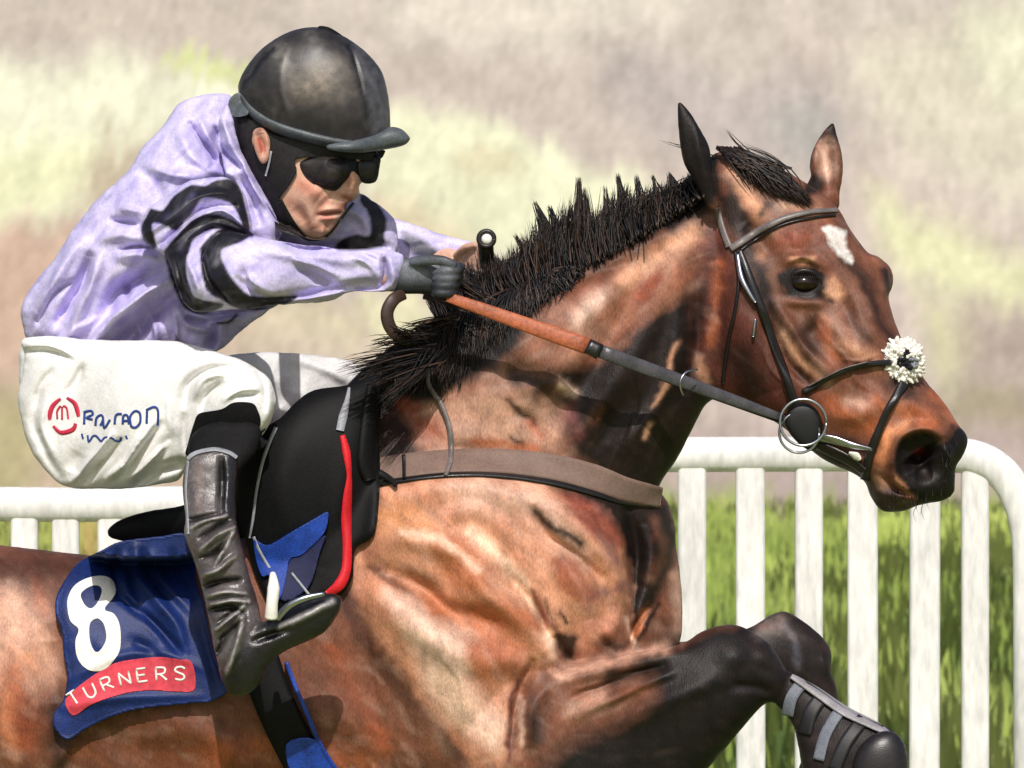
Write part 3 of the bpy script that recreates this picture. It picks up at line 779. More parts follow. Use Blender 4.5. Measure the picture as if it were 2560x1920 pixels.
coat = [  # bay and black points, plus muscle highlights and shade painted into the colour
    # neck: black under the mane, dark throat and underside with shade painted in, painted highlights on muscle bands
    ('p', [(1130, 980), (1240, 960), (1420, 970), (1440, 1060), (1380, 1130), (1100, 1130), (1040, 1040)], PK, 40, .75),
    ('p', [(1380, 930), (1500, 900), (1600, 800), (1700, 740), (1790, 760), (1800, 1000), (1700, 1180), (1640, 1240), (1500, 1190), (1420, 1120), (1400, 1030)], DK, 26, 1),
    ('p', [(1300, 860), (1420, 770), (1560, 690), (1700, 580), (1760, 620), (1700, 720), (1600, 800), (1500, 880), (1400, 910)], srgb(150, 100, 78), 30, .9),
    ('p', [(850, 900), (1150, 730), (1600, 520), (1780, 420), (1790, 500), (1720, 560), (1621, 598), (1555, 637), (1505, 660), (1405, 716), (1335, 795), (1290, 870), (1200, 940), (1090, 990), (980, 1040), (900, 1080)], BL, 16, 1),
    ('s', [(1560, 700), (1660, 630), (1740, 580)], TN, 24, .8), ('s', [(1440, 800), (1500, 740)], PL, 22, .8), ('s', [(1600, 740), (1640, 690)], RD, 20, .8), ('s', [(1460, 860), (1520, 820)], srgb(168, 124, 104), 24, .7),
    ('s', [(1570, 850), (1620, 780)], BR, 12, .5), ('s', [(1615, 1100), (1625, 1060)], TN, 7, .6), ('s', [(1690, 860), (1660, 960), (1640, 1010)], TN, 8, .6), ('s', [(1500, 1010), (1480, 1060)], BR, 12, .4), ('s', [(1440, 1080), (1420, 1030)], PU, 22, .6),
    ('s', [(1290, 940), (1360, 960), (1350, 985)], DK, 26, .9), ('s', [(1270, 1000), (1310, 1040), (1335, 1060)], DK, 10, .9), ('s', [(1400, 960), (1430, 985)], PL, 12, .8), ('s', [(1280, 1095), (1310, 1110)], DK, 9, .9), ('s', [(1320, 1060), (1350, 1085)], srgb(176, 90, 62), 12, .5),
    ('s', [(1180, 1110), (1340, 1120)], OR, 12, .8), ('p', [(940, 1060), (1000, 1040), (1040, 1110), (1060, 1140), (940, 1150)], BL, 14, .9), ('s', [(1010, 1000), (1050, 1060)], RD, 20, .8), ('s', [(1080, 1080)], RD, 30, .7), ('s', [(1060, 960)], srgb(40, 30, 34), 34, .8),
    # shoulder and chest: ridge highlights and groove shade painted in
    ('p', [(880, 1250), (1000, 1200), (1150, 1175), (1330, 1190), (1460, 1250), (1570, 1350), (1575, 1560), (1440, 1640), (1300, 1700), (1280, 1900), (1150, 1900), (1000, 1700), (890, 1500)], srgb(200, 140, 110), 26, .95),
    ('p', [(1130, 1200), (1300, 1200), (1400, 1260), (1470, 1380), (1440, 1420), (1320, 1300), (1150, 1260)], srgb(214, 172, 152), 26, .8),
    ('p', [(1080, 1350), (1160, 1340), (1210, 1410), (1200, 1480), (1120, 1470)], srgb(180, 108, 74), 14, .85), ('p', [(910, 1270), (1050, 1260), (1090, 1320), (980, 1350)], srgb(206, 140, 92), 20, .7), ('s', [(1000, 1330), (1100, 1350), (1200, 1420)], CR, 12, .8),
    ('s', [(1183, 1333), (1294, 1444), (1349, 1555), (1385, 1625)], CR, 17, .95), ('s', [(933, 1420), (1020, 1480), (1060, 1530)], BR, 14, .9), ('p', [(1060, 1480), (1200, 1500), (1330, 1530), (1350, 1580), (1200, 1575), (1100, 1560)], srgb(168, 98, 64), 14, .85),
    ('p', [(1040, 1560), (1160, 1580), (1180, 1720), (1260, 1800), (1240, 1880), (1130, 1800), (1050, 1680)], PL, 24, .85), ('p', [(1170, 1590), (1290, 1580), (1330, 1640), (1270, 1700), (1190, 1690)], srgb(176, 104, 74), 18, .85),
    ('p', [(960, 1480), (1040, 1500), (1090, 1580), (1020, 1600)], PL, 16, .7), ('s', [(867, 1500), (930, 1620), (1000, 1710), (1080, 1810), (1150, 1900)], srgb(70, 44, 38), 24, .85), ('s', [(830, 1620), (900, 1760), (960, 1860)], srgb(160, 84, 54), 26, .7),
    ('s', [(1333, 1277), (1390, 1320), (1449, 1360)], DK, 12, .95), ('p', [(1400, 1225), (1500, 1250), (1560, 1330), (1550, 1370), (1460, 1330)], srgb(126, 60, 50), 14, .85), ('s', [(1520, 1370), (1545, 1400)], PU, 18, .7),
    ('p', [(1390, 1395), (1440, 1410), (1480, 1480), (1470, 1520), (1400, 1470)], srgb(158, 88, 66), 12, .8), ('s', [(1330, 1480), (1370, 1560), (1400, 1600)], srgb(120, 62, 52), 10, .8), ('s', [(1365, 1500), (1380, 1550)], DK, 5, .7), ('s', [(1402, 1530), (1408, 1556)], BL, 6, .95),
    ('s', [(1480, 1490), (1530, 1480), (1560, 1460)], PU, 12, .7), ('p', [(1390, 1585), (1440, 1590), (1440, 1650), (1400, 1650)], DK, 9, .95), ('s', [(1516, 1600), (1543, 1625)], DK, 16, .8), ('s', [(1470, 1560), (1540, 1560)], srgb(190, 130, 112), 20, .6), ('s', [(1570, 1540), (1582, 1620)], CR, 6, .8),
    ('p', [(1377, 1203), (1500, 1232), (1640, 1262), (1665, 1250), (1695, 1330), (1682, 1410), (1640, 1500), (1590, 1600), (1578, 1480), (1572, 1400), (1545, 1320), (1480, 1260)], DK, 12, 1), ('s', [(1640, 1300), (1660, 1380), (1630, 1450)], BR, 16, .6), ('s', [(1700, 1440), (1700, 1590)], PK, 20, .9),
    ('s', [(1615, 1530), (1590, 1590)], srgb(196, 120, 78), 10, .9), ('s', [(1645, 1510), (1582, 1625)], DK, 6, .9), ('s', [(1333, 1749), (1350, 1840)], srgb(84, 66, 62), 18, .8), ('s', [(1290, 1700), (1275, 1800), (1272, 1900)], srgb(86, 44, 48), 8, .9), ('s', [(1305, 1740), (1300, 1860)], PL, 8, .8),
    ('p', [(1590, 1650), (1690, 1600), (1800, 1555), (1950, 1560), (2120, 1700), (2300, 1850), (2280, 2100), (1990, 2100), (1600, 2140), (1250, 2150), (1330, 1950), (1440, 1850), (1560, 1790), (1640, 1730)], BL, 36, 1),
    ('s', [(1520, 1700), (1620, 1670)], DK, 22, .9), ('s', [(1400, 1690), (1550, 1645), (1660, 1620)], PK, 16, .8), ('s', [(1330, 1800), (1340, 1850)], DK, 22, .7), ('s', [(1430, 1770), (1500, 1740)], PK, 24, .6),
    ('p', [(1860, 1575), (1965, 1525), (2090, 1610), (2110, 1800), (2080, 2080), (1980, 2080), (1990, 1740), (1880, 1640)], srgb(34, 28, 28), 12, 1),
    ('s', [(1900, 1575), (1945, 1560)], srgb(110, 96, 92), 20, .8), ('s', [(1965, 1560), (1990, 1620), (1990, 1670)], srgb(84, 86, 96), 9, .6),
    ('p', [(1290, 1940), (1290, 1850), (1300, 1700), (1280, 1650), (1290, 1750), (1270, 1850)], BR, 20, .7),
    ('s', [(200, 1840), (500, 1870), (700, 1900)], srgb(96, 54, 30), 90, .8), ('s', [(540, 1890), (700, 1860), (900, 1900)], OR, 40, .6), ('s', [(-200, 1400), (20, 1420), (150, 1420), (300, 1420)], srgb(74, 46, 38), 44, .95),
    ('p', [(-60, 1500), (60, 1480), (120, 1560), (140, 1700), (60, 1740), (-60, 1700)], srgb(214, 164, 140), 30, .85), ('s', [(100, 1500), (110, 1520)], OR, 20, .7), ('s', [(60, 1650), (20, 1780), (30, 1880)], srgb(196, 130, 92), 26, .7), ('s', [(40, 1690), (60, 1850)], RD, 40, .6), ('s', [(140, 1780), (150, 1900)], DK, 30, .8), ('s', [(640, 1700), (860, 1720), (900, 1800)], BR, 60, .6),
    # head: cheekbone shade and highlights painted over the coat colour
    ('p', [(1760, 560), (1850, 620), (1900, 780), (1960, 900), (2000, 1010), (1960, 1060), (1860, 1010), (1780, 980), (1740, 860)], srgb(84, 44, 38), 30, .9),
    ('s', [(1795, 660), (1790, 760), (1775, 860)], OR, 14, .6), ('s', [(1905, 690), (1950, 820), (2010, 950)], DK, 12, .8), ('s', [(1760, 720), (1740, 800), (1700, 900)], DK, 12, .7), ('s', [(1750, 900), (1760, 960)], TN, 12, .4), ('s', [(1850, 900), (1880, 960)], DK, 50, .8), ('p', [(1800, 430), (1835, 470), (1885, 560), (1862, 600), (1820, 570), (1795, 500)], DK, 10, .95), ('s', [(1930, 520), (2000, 505)], srgb(150, 128, 116), 16, .7),
    ('s', [(1830, 430), (1880, 500), (1900, 540)], TN, 18, .7), ('s', [(1800, 420), (1815, 480)], BR, 12, .6), ('s', [(1900, 540), (1920, 510)], DK, 12, .8), ('s', [(1960, 515), (2040, 530)], TN, 14, .5),
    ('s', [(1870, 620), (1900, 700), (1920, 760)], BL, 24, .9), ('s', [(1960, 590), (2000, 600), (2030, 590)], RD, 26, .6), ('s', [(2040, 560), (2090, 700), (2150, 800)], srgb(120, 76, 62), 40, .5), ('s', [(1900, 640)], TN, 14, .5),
    ('s', [(2050, 800), (2010, 830), (2030, 870)], DK, 26, .8), ('s', [(2060, 800), (2090, 900)], OR, 16, .6), ('s', [(1960, 840), (2000, 900), (2060, 945)], TN, 14, .7), ('s', [(2040, 700), (2090, 740)], TN, 16, .5),
    ('s', [(2110, 640), (2160, 700), (2200, 800), (2240, 880)], DK, 16, .8), ('s', [(2130, 790), (2170, 850)], DK, 18, .5), ('s', [(2120, 860), (2180, 900)], TN, 22, .5), ('s', [(2210, 680), (2220, 720)], BL, 14, .9),
    ('p', [(1948, 692), (1985, 668), (2040, 668), (2066, 700), (2062, 738), (2010, 750), (1964, 738)], BL, 7, 1), ('s', [(2085, 700), (2095, 735)], TN, 14, .7), ('s', [(1975, 650), (2030, 650)], TN, 7, .6), ('s', [(2055, 740), (2080, 755)], BL, 8, .8),
    ('s', [(2080, 1010), (2120, 1040), (2180, 1060), (2190, 1020)], OR, 30, .95), ('s', [(2120, 1000), (2160, 1010)], PK, 14, .7), ('s', [(2240, 960), (2270, 980)], DK, 26, .9), ('s', [(2340, 980), (2390, 1050)], OR, 16, .9),
    ('s', [(2230, 1030), (2290, 1040), (2330, 1060)], OR, 24, .8), ('s', [(2205, 1150), (2215, 1090), (2260, 1060)], srgb(214, 140, 96), 16, .9), ('s', [(2240, 1200), (2280, 1230)], srgb(206, 150, 110), 9, .7),
    ('p', [(2235, 1140), (2262, 1092), (2320, 1080), (2360, 1100), (2390, 1060), (2425, 1080), (2415, 1150), (2395, 1210), (2380, 1260), (2290, 1270), (2280, 1235), (2245, 1200)], BL, 10, 1),
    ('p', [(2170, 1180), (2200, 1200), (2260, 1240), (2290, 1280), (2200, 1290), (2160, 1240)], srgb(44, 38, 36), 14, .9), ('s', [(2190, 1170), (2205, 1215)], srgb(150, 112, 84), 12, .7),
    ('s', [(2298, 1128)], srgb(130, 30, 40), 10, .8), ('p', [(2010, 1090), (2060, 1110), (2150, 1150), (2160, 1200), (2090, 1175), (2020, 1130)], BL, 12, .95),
    ('p', [(1686, 240), (1720, 260), (1790, 360), (1795, 470), (1775, 500), (1740, 470), (1700, 400)], BL, 8, 1), ('p', [(2050, 350), (2084, 290), (2098, 350), (2086, 360), (2070, 342)], BL, 8, .98),
    ('s', [(2028, 400), (2035, 360), (2055, 330)], BL, 5, .8), ('p', [(2012, 470), (2030, 438), (2062, 445), (2055, 480), (2020, 485)], BL, 9, .95), ('s', [(2065, 370), (2068, 430)], PL, 17, .85),
    ('p', [(2062, 568), (2108, 572), (2120, 613), (2133, 650), (2119, 654), (2091, 624), (2068, 596)], srgb(240, 236, 230), 5, 1),
    ('p', [(-1330, 2380), (-1200, 2400), (-1250, 2560), (-1700, 2760), (-1720, 2650)], BL, 40, 1),
]
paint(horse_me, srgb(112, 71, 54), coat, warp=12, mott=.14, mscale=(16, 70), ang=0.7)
FLOW = [(100, 1500, 1.2), (400, 1850, .2), (700, 1800, .3), (1000, 1400, .7), (1200, 1300, .9), (1450, 1400, 1.0), (1100, 1750, 1.0), (1300, 1080, -.4), (1100, 1000, -.2), (1500, 850, -.9), (1650, 700, -.9), (1600, 1100, -1.1), (1600, 1700, -.4), (1900, 1640, .3),
    (1850, 850, 1.2), (2050, 850, 1.0), (2050, 620, .9), (2200, 1050, 1.1), (2300, 1150, .6), (1640, 1380, 1.4)]
FLA = np.array(FLOW)
def flow(u, v):
    w = 1 / ((FLA[:, 0] - u) ** 2 + (FLA[:, 1] - v) ** 2 + 900) ** 1.5; return (w * FLA[:, 2]).sum() / w.sum()
apply_dabs(horse_me, dab_map(5200, flow, 34, 11, 3), .27, srgb(180, 92, 58), .22, srgb(214, 176, 158), .35)
apply_dabs(horse_me, dab_map(9000, flow, 14, 4.5, 4, res=3.0), .12, srgb(150, 66, 44), .15, srgb(190, 150, 130), .2)
coat_mat = material('bay_coat', rough=0.5, spec=0.24, grain=0.15, gscale=420, bump=0.35, bscale=420, aniso=(1, 1, .35))
horse = thing('racehorse', 'bay racehorse with black mane and white star, jumping to the right', 'horse', (P(600, 1700, 0)[0], 0, 0))
horse_body = link('body', horse_me, coat_mat, horse)
HS = Surf(horse_me)

# eye
eye_mat = material('dark_eye', srgb(26, 15, 11), rough=0.14, spec=0.45, grain=.05, bump=0)
te = HS.t(2006, 704)
obj('eye', ellipsoid(P(2010, 707, te - .000), (.0235, .0155, .0145), 20), eye_mat, horse)
lid_mat = material('eyelid_skin', srgb(30, 24, 24), rough=0.4, spec=0.5, grain=.1)
obj('eyelid', tube_px([(1968, 716, te + .000), (1980, 688, te + .006), (2010, 676, te + .009), (2042, 687, te + .006), (2060, 722, te + .001)], [2, 4.5, 5.5, 4.5, 2]), lid_mat, horse)
obj('eyelid', tube_px([(1970, 718, te + .0), (1992, 738, te + .006), (2024, 744, te + .007), (2060, 722, te + .0)], [2, 4, 4, 2]), lid_mat, horse)
wh = []
for k in range(34):
    bu, bv = (2190 + 190 * rng.random(), 1215 + 45 * rng.random()) if k < 22 else (2350 + 40 * rng.random(), 1080 + 120 * rng.random())
    bt = HS.t(bu, bv)
    if bt is None: continue
    L = 22 + 30 * rng.random()
    wh.append(tube_px([(bu, bv, bt), (bu + 6 * rng.normal(), bv + L * .5, bt + .01), (bu + 10 * rng.normal() + 8, bv + L, bt + .008)], [.9, .7, .2], 3))
obj('whisker', wh, lid_mat, horse)['kind'] = 'stuff'
obj('eyelash', [tube_px([(u_, 682 - 8 * math.sin((u_ - 1975) / 85 * 3.14), te + .008), (u_ + 3, 690, te + .017), (u_ + 7, 698, te + .019)], [.9, .7, .2], 3) for u_ in np.arange(1978, 2056, 5)], lid_mat, horse)['kind'] = 'stuff'
# leg boots with straps on the near fore, and its hoof
boot_mat = material('leg_boot', srgb(30, 28, 32), rough=0.5, spec=0.4, grain=.15)
grey_strap = material('grey_webbing', srgb(112, 116, 128), rough=0.55, grain=.15)
CS = Surf(horse_me)
for a, b, w, mt in (((1968, 1790), (2006, 1706), 30, grey_strap), ((2010, 1835), (2060, 1735), 36, boot_mat), ((2046, 1900), (2098, 1778), 28, grey_strap), ((2085, 1925), (2160, 1795), 34, boot_mat)):
    mid = ((a[0] + b[0]) / 2 - 8, (a[1] + b[1]) / 2 - 4)
    obj('boot_strap', strap(CS, [a, mid, b], w, .005, .012, 5, 6), mt, horse)
obj('boot_shell', strap(CS, [(1978, 1690), (2040, 1728), (2110, 1776), (2190, 1815), (2225, 1835)], [12, 24, 26, 22, 10], .008, .02, 5, 6, crown=.003), material('pale_boot_shell', srgb(150, 146, 150), rough=.45, grain=.15), horse)
hoof_mat = material('hoof_horn', srgb(34, 30, 32), rough=0.35, spec=0.5, grain=.2, gscale=120)
obj('hoof', fusev := inflate([(2140, 1880), (2180, 1838), (2228, 1828), (2262, 1862), (2272, 1930), (2268, 2010), (2200, 2060), (2140, 2010), (2128, 1940)], .23, .9, .045, g=4), hoof_mat, horse)

# mane, forelock: tapered locks
def locks(specs, seed, n_sides=3):
    """specs: (root u,v,t  tip u,v,t  count  spread root, spread tip, radius px, bend)"""
    r = np.random.default_rng(seed); parts = []; C = []
    for (a, b, cnt, sr, st, rad, bend) in specs:
        for k in range(cnt):
            a2 = np.array(a, float) + r.normal(size=3) * np.array([sr, sr * .5, sr / PXM * .8])
            b2 = np.array(b, float) + r.normal(size=3) * np.array([st, st, st / PXM])
            mid = (a2 + b2) / 2 + np.array([bend * (0.6 + .8 * r.random()), -abs(bend) * .25, 0.0]) + r.normal(size=3) * np.array([4, 4, .004])
            q = spl([a2, mid, b2], 3, False)
            rr_ = rad * (0.6 + .8 * r.random())
            V, F = tube([P(*x) for x in q], np.array([1, .95, .85, .72, .55, .32, .06]) * rr_ / PXM, n_sides)
            parts.append((V, F)); c = 0.4 + r.random() ** 2 * 2.6
            C.append(np.tile(np.array(srgb(26, 23, 24)) * c + (np.array([.045, .024, .014]) * (r.random() < .28)), (len(V), 1)))
    V, F = join(parts); me = to_mesh('mane', V, F); set_color(me, np.clip(np.concatenate(C), 0, 1)); return me
hair_mat = material('black_horsehair', rough=0.42, spec=0.3, grain=.15, bump=0)
S = []
crest = spl([(900, 960, .0), (1000, 850, .0), (1150, 765, .01), (1300, 705, .01), (1450, 645, .01), (1600, 555, .0), (1700, 490, .0), (1770, 440, .0)], 12, False)
tips = {0: None}
def crest_at(s): return crest[min(int(s * (len(crest) - 1)), len(crest) - 1)]
# upright hog of hair along the top of the neck: envelope of tips by u
env_u = [1120, 1180, 1240, 1290, 1330, 1350, 1400, 1440, 1460, 1500, 1540, 1600, 1640, 1700, 1760]
env_v = [690, 660, 640, 620, 585, 560, 545, 480, 500, 515, 455, 470, 462, 450, 430]
for uu in np.arange(1110, 1775, 3.0):
    base_v = np.interp(uu, crest[:, 0], crest[:, 1]); tipv = np.interp(uu, env_u, env_v)
    L = (base_v - tipv) * (0.92 + .55 * NZ[1](uu / 13, 3.3, 2)); cl = 34 * NZ[2](uu / 17, 7.7, 2)
    for k in range(8):
        f = 0.4 + .6 * rng.random() ** .8
        lean = np.interp(uu, [1100, 1300, 1500, 1760], [-46, -34, -8, 6])
        S.append(((uu, base_v + 30 + 14 * rng.random(), .035 + .02 * rng.normal()), (uu + (lean + cl) * f, base_v - L * f - 4, .02 * rng.normal() + .01), 2, 5, 8, 2.5, -8 + 7 * rng.normal()))
# pointed tufts
for a, b, c in (((1440, 640), (1447, 446), 16), ((1462, 640), (1462, 470), 9), ((1385, 650), (1338, 505), 12), ((1400, 650), (1372, 515), 9), ((1330, 690), (1288, 588), 8), ((1505, 610), (1512, 468), 6),
                ((1560, 590), (1544, 436), 12), ((1600, 570), (1590, 440), 8), ((1640, 540), (1632, 440), 8), ((1690, 510), (1672, 432), 8), ((1420, 640), (1428, 520), 10), ((1260, 710), (1225, 632), 8)):
    S.append(((a[0], a[1], .01), (b[0], b[1], .0), c * 3, 12, 3.5, 2.8, 5))
# hair lying on the near side of the neck, above and below the rein
for k in range(2100):
    s = rng.random(); c0 = crest_at(s * .56)
    L = np.interp(c0[0], [900, 1150, 1300, 1450, 1600], [110, 215, 105, 40, 30]) * (0.5 + .6 * rng.random())
    dx = np.interp(c0[0], [900, 1150, 1600], [-40, -30, 25]) + 14 * rng.normal()
    tu, tv = c0[0] + dx, c0[1] + L
    tt = HS.t(tu, tv, .05)
    ra = HS.t(c0[0], c0[1] + 26, .04)
    S.append(((c0[0], c0[1] + 10, ra + .004), (tu, tv, tt + .008), 1, 4, 4, 3.2, 10 * rng.normal()))
# blown locks over the withers and the breeches
for a, b, n_, bd in (((1060, 850), (940, 862), 8, -10), ((1060, 880), (942, 905), 8, -8), ((1080, 880), (850, 915), 8, -12), ((1060, 890), (880, 930), 10, -6), ((1080, 900), (930, 950), 16, 4),
                     ((1090, 880), (960, 1010), 14, 10), ((1130, 800), (1010, 830), 12, -4), ((1160, 770), (1050, 720), 7, -12), ((1200, 740), (1120, 678), 9, -10), ((1060, 850), (985, 822), 10, -6)):
    S.append(((a[0], a[1], .15), (b[0], b[1], .22 if a[1] > 840 else .1), n_ * 3, 15, 11, 2.1, bd))
mane_me = locks(S, 5)
mo = link('mane', mane_me, hair_mat, horse); mo.name = 'mane'
S = []
for k in range(900):
    s = rng.random()
    a = np.array([1795 + 60 * s, 368 + 60 * s * rng.random(), .0 + .06 * rng.random()])
    up = rng.random()
    b = np.array([2034 - 10 * rng.random() - 150 * rng.random() ** 1.3, 500 + 8 * rng.normal(), .03 + .03 * rng.random()])
    b = b * (1, 1, 1)
    b[1] = np.interp(b[0], [1879, 1925, 1987, 2030], [467, 486, 500, 512]) - 26 * rng.random() * (2040 - b[0]) / 100 + 3 * rng.normal(); b[2] = HS.t(b[0], min(b[1] + 14, 520), .04) + .006
    a[2] = HS.t(a[0], a[1] + 30, .05) + .008
    S.append(((*a,), (*b,), 1, 3, 7, 2.2, 2 + 34 * up))
S += [((1880, 392, .03), (1814, 322, .02), 3, 3, 3, 2.0, -6), ((1790, 395, .03), (1660, 350, .02), 3, 5, 8, 1.6, 0), ((1960, 420, .03), (1850, 372, .02), 8, 8, 8, 2.4, 0)]
fl = locks(S, 9); link('forelock', fl, hair_mat, horse)

# ================================================================== bridle
leather = material('grey_brown_leather', srgb(112, 104, 102), rough=0.4, spec=0.5, grain=.16)
black_leather = material('black_leather', srgb(26, 24, 26), rough=0.32, spec=0.55, grain=.15)
steel = material('polished_steel', srgb(176, 180, 190), rough=0.3, metal=1.0, grain=.05, bump=.05)
bridle = thing('bridle', 'black and grey leather bridle on the horse head, with ring bit', 'bridle', P(2000, 800, .1))
def br(name, pts, w, m, lift=.005, thick=.009, crown=.002, sm=3): return obj(name, strap(HS, pts, w, lift, thick, 5, 7, sm=sm, crown=crown), m, bridle)
br('browband', [(1826, 622), (1860, 600), (1905, 572), (1960, 546), (2020, 530), (2060, 526), (2094, 524)], [17, 17, 17, 15, 13, 12, 11], leather)
br('browband_edge', [(1850, 626), (1900, 592), (1960, 560), (2030, 544), (2090, 537)], 6, black_leather, .004)
br('headpiece', [(1793, 520), (1801, 556), (1812, 590), (1822, 616)], [15, 15, 16, 18], leather)
br('cheekpiece', [(1848, 626), (1866, 670), (1888, 728), (1912, 790), (1936, 860), (1962, 930), (1984, 1000), (1996, 1020)], [16, 18, 20, 20, 20, 20, 22, 20], black_leather, .009, .012)
br('cheekpiece_keeper', [(1843, 634), (1852, 690), (1872, 730), (1889, 756)], [10, 14, 12, 8], steel, .013, .008)
br('throat_lash', [(1838, 628), (1846, 700), (1838, 770), (1822, 840), (1812, 905), (1806, 960)], 9, black_leather)
br('buckle', [(1889, 798), (1886, 820), (1883, 842)], 8, steel, .008)
br('noseband', [(2008, 980), (2040, 962), (2080, 940), (2130, 920), (2180, 910), (2230, 906)], [16, 15, 14, 14, 15, 16], black_leather, .008, .012)
br('noseband_highlight', [(2020, 966), (2060, 945), (2110, 921), (2170, 905)], 4, leather, .0125, .004)
br('flash_strap', [(2262, 955), (2240, 990), (2216, 1034), (2194, 1084), (2174, 1136), (2160, 1200)], [24, 20, 20, 20, 22, 20], black_leather, .008, .012)
br('chin_strap', [(2040, 1112), (2080, 1130), (2120, 1150), (2160, 1180)], [22, 26, 24, 20], black_leather, .008, .02)
br('bit_cheek', [(2040, 1092), (2090, 1102), (2140, 1116), (2180, 1124)], [20, 20, 14, 8], steel, .01, .01)
br('mouth_foam', [(2122, 1132), (2140, 1140), (2150, 1150)], [6, 20, 10], material('white_foam', srgb(235, 232, 225), rough=.5, grain=.06), .01, .01)
tr = (HS.t(2010, 1050) or .1) + .03
def ring(name, c, r, rad, m, par, t, sq=1.0, a0=0, a1=360, tilt=0.0):
    q = [P(c[0] + r * math.cos(math.radians(a)), c[1] + r * sq * math.sin(math.radians(a)), t + tilt * math.cos(math.radians(a))) for a in np.linspace(a0, a1, 41)]
    return obj(name, tube(q, rad / PXM, 10), m, par)
ring('bit_ring', (2008, 1056), 58, 3.8, steel, bridle, tr + .006)
ring('bit_ring', (1998, 1082), 50, 3.4, steel, bridle, tr - .004)
obj('bit_guard', inflate([(1968, 1030), (1990, 1008), (2020, 1008), (2046, 1030), (2056, 1070), (2048, 1110), (2030, 1128), (2000, 1112), (1975, 1085), (1960, 1055)], tr - .012, .9, .014, g=4), material('black_rubber', srgb(16, 16, 18), rough=.5, grain=.1), bridle)

# fluffy sheepskin pad on the noseband
fleece = material('white_fleece', rough=.9, spec=.1, grain=.06, bump=0, sheen=.2)
tn = HS.t(2240, 905, .07)
parts = []; C = []
cen = np.array(P(2256, 902, tn + .000))
V, F = ellipsoid(cen, (.026, .012, .027), 14); parts.append((V, F)); C.append(np.tile(srgb(236, 232, 224), (len(V), 1)))
for k in range(2600):
    d = rng.normal(size=3); d /= np.linalg.norm(d)
    base = cen + d * np.array([.026, .011, .027]); L = .001 + .007 * rng.random() ** 3 + .004 * (NZ[3](d[0] * 5, d[2] * 5, 2) + .3)
    tip = base + (d + rng.normal(size=3) * .35) * L
    V, F = tube([base, (base + tip) / 2 + rng.normal(size=3) * .001, tip], [.0036, .0034, .0018], 5)
    pu, pv, _ = inv(tip[None]); pu, pv = pu[0], pv[0]
    dark = d[1] < -.2 and (np.hypot(pu - 2256, pv - 905) < 13 or np.hypot(pu - 2266, pv - 884) < 11 or np.hypot(pu - 2272, pv - 914) < 12)
    mid = d[1] < -.2 and np.hypot(pu - 2280, pv - 908) < 17
    c = srgb(30, 30, 36) if dark else (srgb(140, 142, 150) if mid else srgb(242, 238, 230))
    parts.append((V, F)); C.append(np.tile(np.array(c) * (0.85 + .2 * rng.random()), (len(V), 1)))
V, F = join(parts); fm = to_mesh('noseband_fleece', V, F); set_color(fm, np.clip(np.concatenate(C), 0, 1)); link('noseband_fleece', fm, fleece, bridle)

# ================================================================== number cloth, saddle, girths
def hs(u, v, d=.27): return HS.t(u, v, d)
blue = material('blue_number_cloth', srgb(16, 38, 96), rough=.5, spec=.35, grain=.22, gscale=260, bump=.3, bscale=420)
white_print = material('white_print', srgb(238, 235, 228), rough=.7, grain=.05, gscale=200, bump=.1)
red_print = material('red_print', srgb(206, 62, 78), rough=.7, grain=.14, gscale=120, bump=.1)
CLOTH = [(304, 1353), (254, 1376), (196, 1407), (158, 1457), (139, 1500), (140, 1540), (154, 1573), (158, 1627), (168, 1690), (158, 1751), (136, 1782), (133, 1812), (156, 1845), (180, 1846), (216, 1822), (293, 1787),
         (370, 1770), (486, 1758), (530, 1753), (566, 1731), (562, 1704), (532, 1620), (509, 1511), (490, 1450), (488, 1396), (463, 1335), (409, 1340)]
def strokes_fn(strokes):
    def f(U, V):
        r = 0
        for pts, rad, h in strokes:
            d, _, _, al = seg_dist(U, V, spl(pts, 4, False), False)
            r = r + h * (.25 + .75 * np.sin(np.pi * np.clip(al, .02, .98))) * np.exp(-(d / rad) ** 2)
        return r
    return f
cloth_folds = strokes_fn([([(339, 1369), (347, 1434), (389, 1496), (440, 1560), (459, 1623)], 15, .016), ([(310, 1500), (350, 1530), (400, 1575), (450, 1630)], 11, -.018), ([(293, 1380), (285, 1434), (300, 1500)], 8, -.012),
    ([(380, 1390), (410, 1450), (470, 1520)], 13, .012), ([(360, 1380), (375, 1440), (410, 1490)], 8, -.011), ([(430, 1380), (450, 1440), (480, 1490)], 9, -.009), ([(310, 1390), (318, 1470), (350, 1530), (400, 1590)], 9, .009),
    ([(170, 1700), (300, 1640), (420, 1635), (520, 1680)], 12, .006), ([(160, 1770), (300, 1745), (500, 1740)], 12, .006), ([(200, 1420), (170, 1500), (180, 1600)], 26, .008), ([(330, 1600), (400, 1640)], 12, -.008),
    ([(500, 1560), (530, 1660), (545, 1720)], 14, -.008), ([(230, 1600), (290, 1640)], 20, .004)])
cloth = thing('number_cloth', 'blue saddle cloth with white number 8 and red lettered strip, on the horse flank', 'saddle cloth', P(340, 1800, .28))
cloth_o = obj('cloth', patch(HS, CLOTH, g=4, lift=.024, thick=.034, sm=6, relief_fn=cloth_folds), blue, cloth)
lap_smooth(cloth_o.data, 3)
LS = Surf(cloth_o.data)
def c2(*p): return [(100 + x * .3858, 1280 + y * .3858) for x, y in p]
